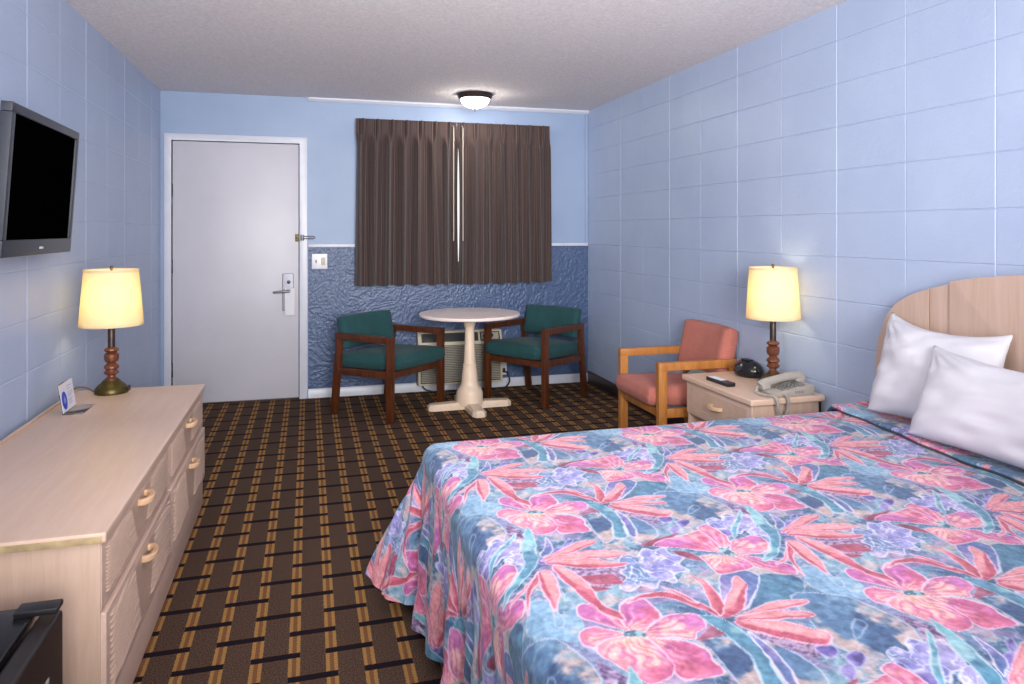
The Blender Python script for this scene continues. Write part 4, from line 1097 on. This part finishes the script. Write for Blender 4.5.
# local: +X towards the wall (raised end)
bm = NB()
prism(bm, [(-.105, 0), (.105, 0), (.110, .040), (.100, .047), (.03, .036), (-.10, .016), (-.108, .010)], 1, -.080, .058, .006); finish(bm, 'phone_body', 'phone', ph)
bm = NB()
for i in range(4):
    for j in range(3):
        x = -.045+i*.024; y = -.045+j*.024; z = .019+(x+.1)*.16
        box(bm, (x, y, z), (.015, .015, .008), .002, rot=Matrix.Rotation(-.2, 3, 'Y'))
finish(bm, 'keypad', 'phone_dark', ph)
bm = NB(); box(bm, (.058, -.02, .044), (.03, .07, .006), .002, rot=Matrix.Rotation(-.2, 3, 'Y')); finish(bm, 'display_strip', 'phone_dark', ph)
bm = NB()
P = curve_pts([(-.112, .030, .030), (-.092, .030, .044), (-.03, .030, .058), (.035, .030, .068), (.095, .030, .070), (.118, .030, .058)], 7)
tube(bm, P, lambda t: .0235-.006*math.sin(PI*t), 14, flat=1.15)
box(bm, (-.092, .030, .030), (.048, .050, .028), .010, 3, rot=Matrix.Rotation(-.15, 3, 'Y')); box(bm, (.098, .030, .050), (.048, .050, .028), .010, 3, rot=Matrix.Rotation(-.15, 3, 'Y'))
finish(bm, 'handset', 'phone', ph, sharp=1)
# coiled cord: from the handset end, over the edge of the nightstand in a loop
ctrl = curve_pts([(-.125, .035, .030), (-.150, .01, .012), (-.150, -.055, .010), (-.135, -.108, .014), (-.132, -.128, -.008), (-.128, -.135, -.045), (-.108, -.135, -.078), (-.080, -.133, -.05), (-.072, -.128, -.008), (-.07, -.106, .014), (-.07, -.085, .010)], 26)
pts = []
for i, p in enumerate(ctrl):
    t = (ctrl[min(i+1, len(ctrl)-1)]-ctrl[max(i-1, 0)]).normalized(); n_ = t.cross(Vector((.3, .2, 1))).normalized(); b_ = t.cross(n_)
    for s_ in range(3):
        a = 2*PI*(i*3+s_)/9.0; q_ = p.lerp(ctrl[min(i+1, len(ctrl)-1)], s_/3)
        pts.append(q_+(n_*math.cos(a)+b_*math.sin(a))*.0052)
bm = NB(); tube(bm, pts, .0026, 6); finish(bm, 'coiled_cord', 'phone', ph)
bm = NB(); 
for i in range(5): boxr(bm, (.0+i*.010, -.0812, .012), (.004+i*.010, -.0797, .024))
finish(bm, 'speaker_slots', 'phone_dark', ph)

# ================================================================== CLOCK RADIO
ck = thing('clock_radio', 'glossy black rounded clock radio on the nightstand beside the lamp', 'clock', (2.272, 3.375, .556), math.radians(0))
bm = NB(); bmesh.ops.create_uvsphere(bm, u_segments=40, v_segments=24, radius=1)
for v_ in bm.verts:
    x, y, z = v_.co; z2 = z*.055+.034; v_.co = Vector((x*.070*(1-.15*z), y*.098, max(z2, 0.0)))
finish(bm, 'clock_body', 'black_gloss', ck, sharp=1)
bm = NB(); bmesh.ops.create_uvsphere(bm, u_segments=30, v_segments=20, radius=1)
for v_ in bm.verts:
    x, y, z = v_.co; v_.co = Vector((x*.064-.009, y*.055, z*.034+.038))
finish(bm, 'display', 'tv_bezel', ck, sharp=1)
bm = NB(); boxr(bm, (-.03, -.03, .0845), (.01, .03, .0905), .003); finish(bm, 'snooze_bar', 'black_satin', ck)

# ================================================================== REMOTE
rm = thing('remote_control', 'black remote control with pale keys on the front edge of the nightstand', 'remote', (2.02, 3.245, .556), math.radians(3))
bm = NB(); box(bm, (0, 0, .010), (.048, .190, .020), .007, 3); finish(bm, 'remote_body', 'black_satin', rm)
bm = NB()
for i in range(7):
    for j in range(3):
        box(bm, (-.013+j*.013, .075-i*.016, .0205), (.009, .010, .004), .0015)
finish(bm, 'keys', 'remote_btn', rm)

fc = thing('folded_cloth', 'small grey-green folded cloth lying on the coral chair seat by the nightstand', 'cloth', (2.16, 3.735, .472))
bm = NB(); cushion(bm, (0, 0, .020), (.10, .11, .030), .006, n=(8, 8)); 
for v_ in bm.verts: v_.co.z += .012*math.sin(v_.co.x*60+v_.co.y*20)*(1 if v_.co.z > .02 else 0)
finish(bm, 'cloth', 'cloth_grey', fc, sharp=1.2)

# ================================================================== ACRYLIC SIGN HOLDER
sg = thing('sign_holder', 'clear acrylic stand with a white card and round blue emblem on the dresser', 'sign', (-.955, 3.40, .583))
R_ = Matrix.Rotation(-.16, 4, 'Y')
bm = NB(); boxr(bm, (-.005, -.088, .004), (-.0025, .088, .125), .0008); bmesh.ops.transform(bm, matrix=R_, verts=bm.verts[:])
boxr(bm, (-.005, -.088, 0), (.07, .088, .003), .0008); finish(bm, 'acrylic_stand', 'acrylic', sg)
bm = NB(); boxr(bm, (-.002, -.084, .007), (-.0008, .084, .121)); bmesh.ops.transform(bm, matrix=R_, verts=bm.verts[:]); cardo = finish(bm, 'card', 'paper', sg)
bm = NB()
t = bmesh.new(); bmesh.ops.create_cone(t, cap_ends=True, segments=36, radius1=.030, radius2=.030, depth=.0006)
bmesh.ops.rotate(t, verts=t.verts[:], cent=(0, 0, 0), matrix=Matrix.Rotation(PI/2, 3, 'Y'))
for v_ in t.verts: v_.co.z *= 1.25
bmesh.ops.translate(t, verts=t.verts[:], vec=(-.0003, -.045, .052)); merge(bm, t); bmesh.ops.transform(bm, matrix=R_, verts=bm.verts[:]); finish(bm, 'emblem', 'blue_ink', cardo)
bm = NB()
prism(bm, [(-.058, .052), (-.045, .072), (-.032, .052), (-.038, .040), (-.052, .040)], 0, .0003, .0006)
bmesh.ops.transform(bm, matrix=R_, verts=bm.verts[:]); finish(bm, 'emblem_figure', 'grey_ink', cardo)
bm = NB()
for i, (w_, z_) in enumerate(((.055, .100), (.040, .088), (.060, .074), (.060, .066), (.050, .058), (.060, .044), (.035, .036), (.05, .028))):
    boxr(bm, (-.0008, .004, z_), (-.0003, .004+w_, z_+.003))
bmesh.ops.transform(bm, matrix=R_, verts=bm.verts[:]); finish(bm, 'printed_lines', 'grey_ink', cardo)
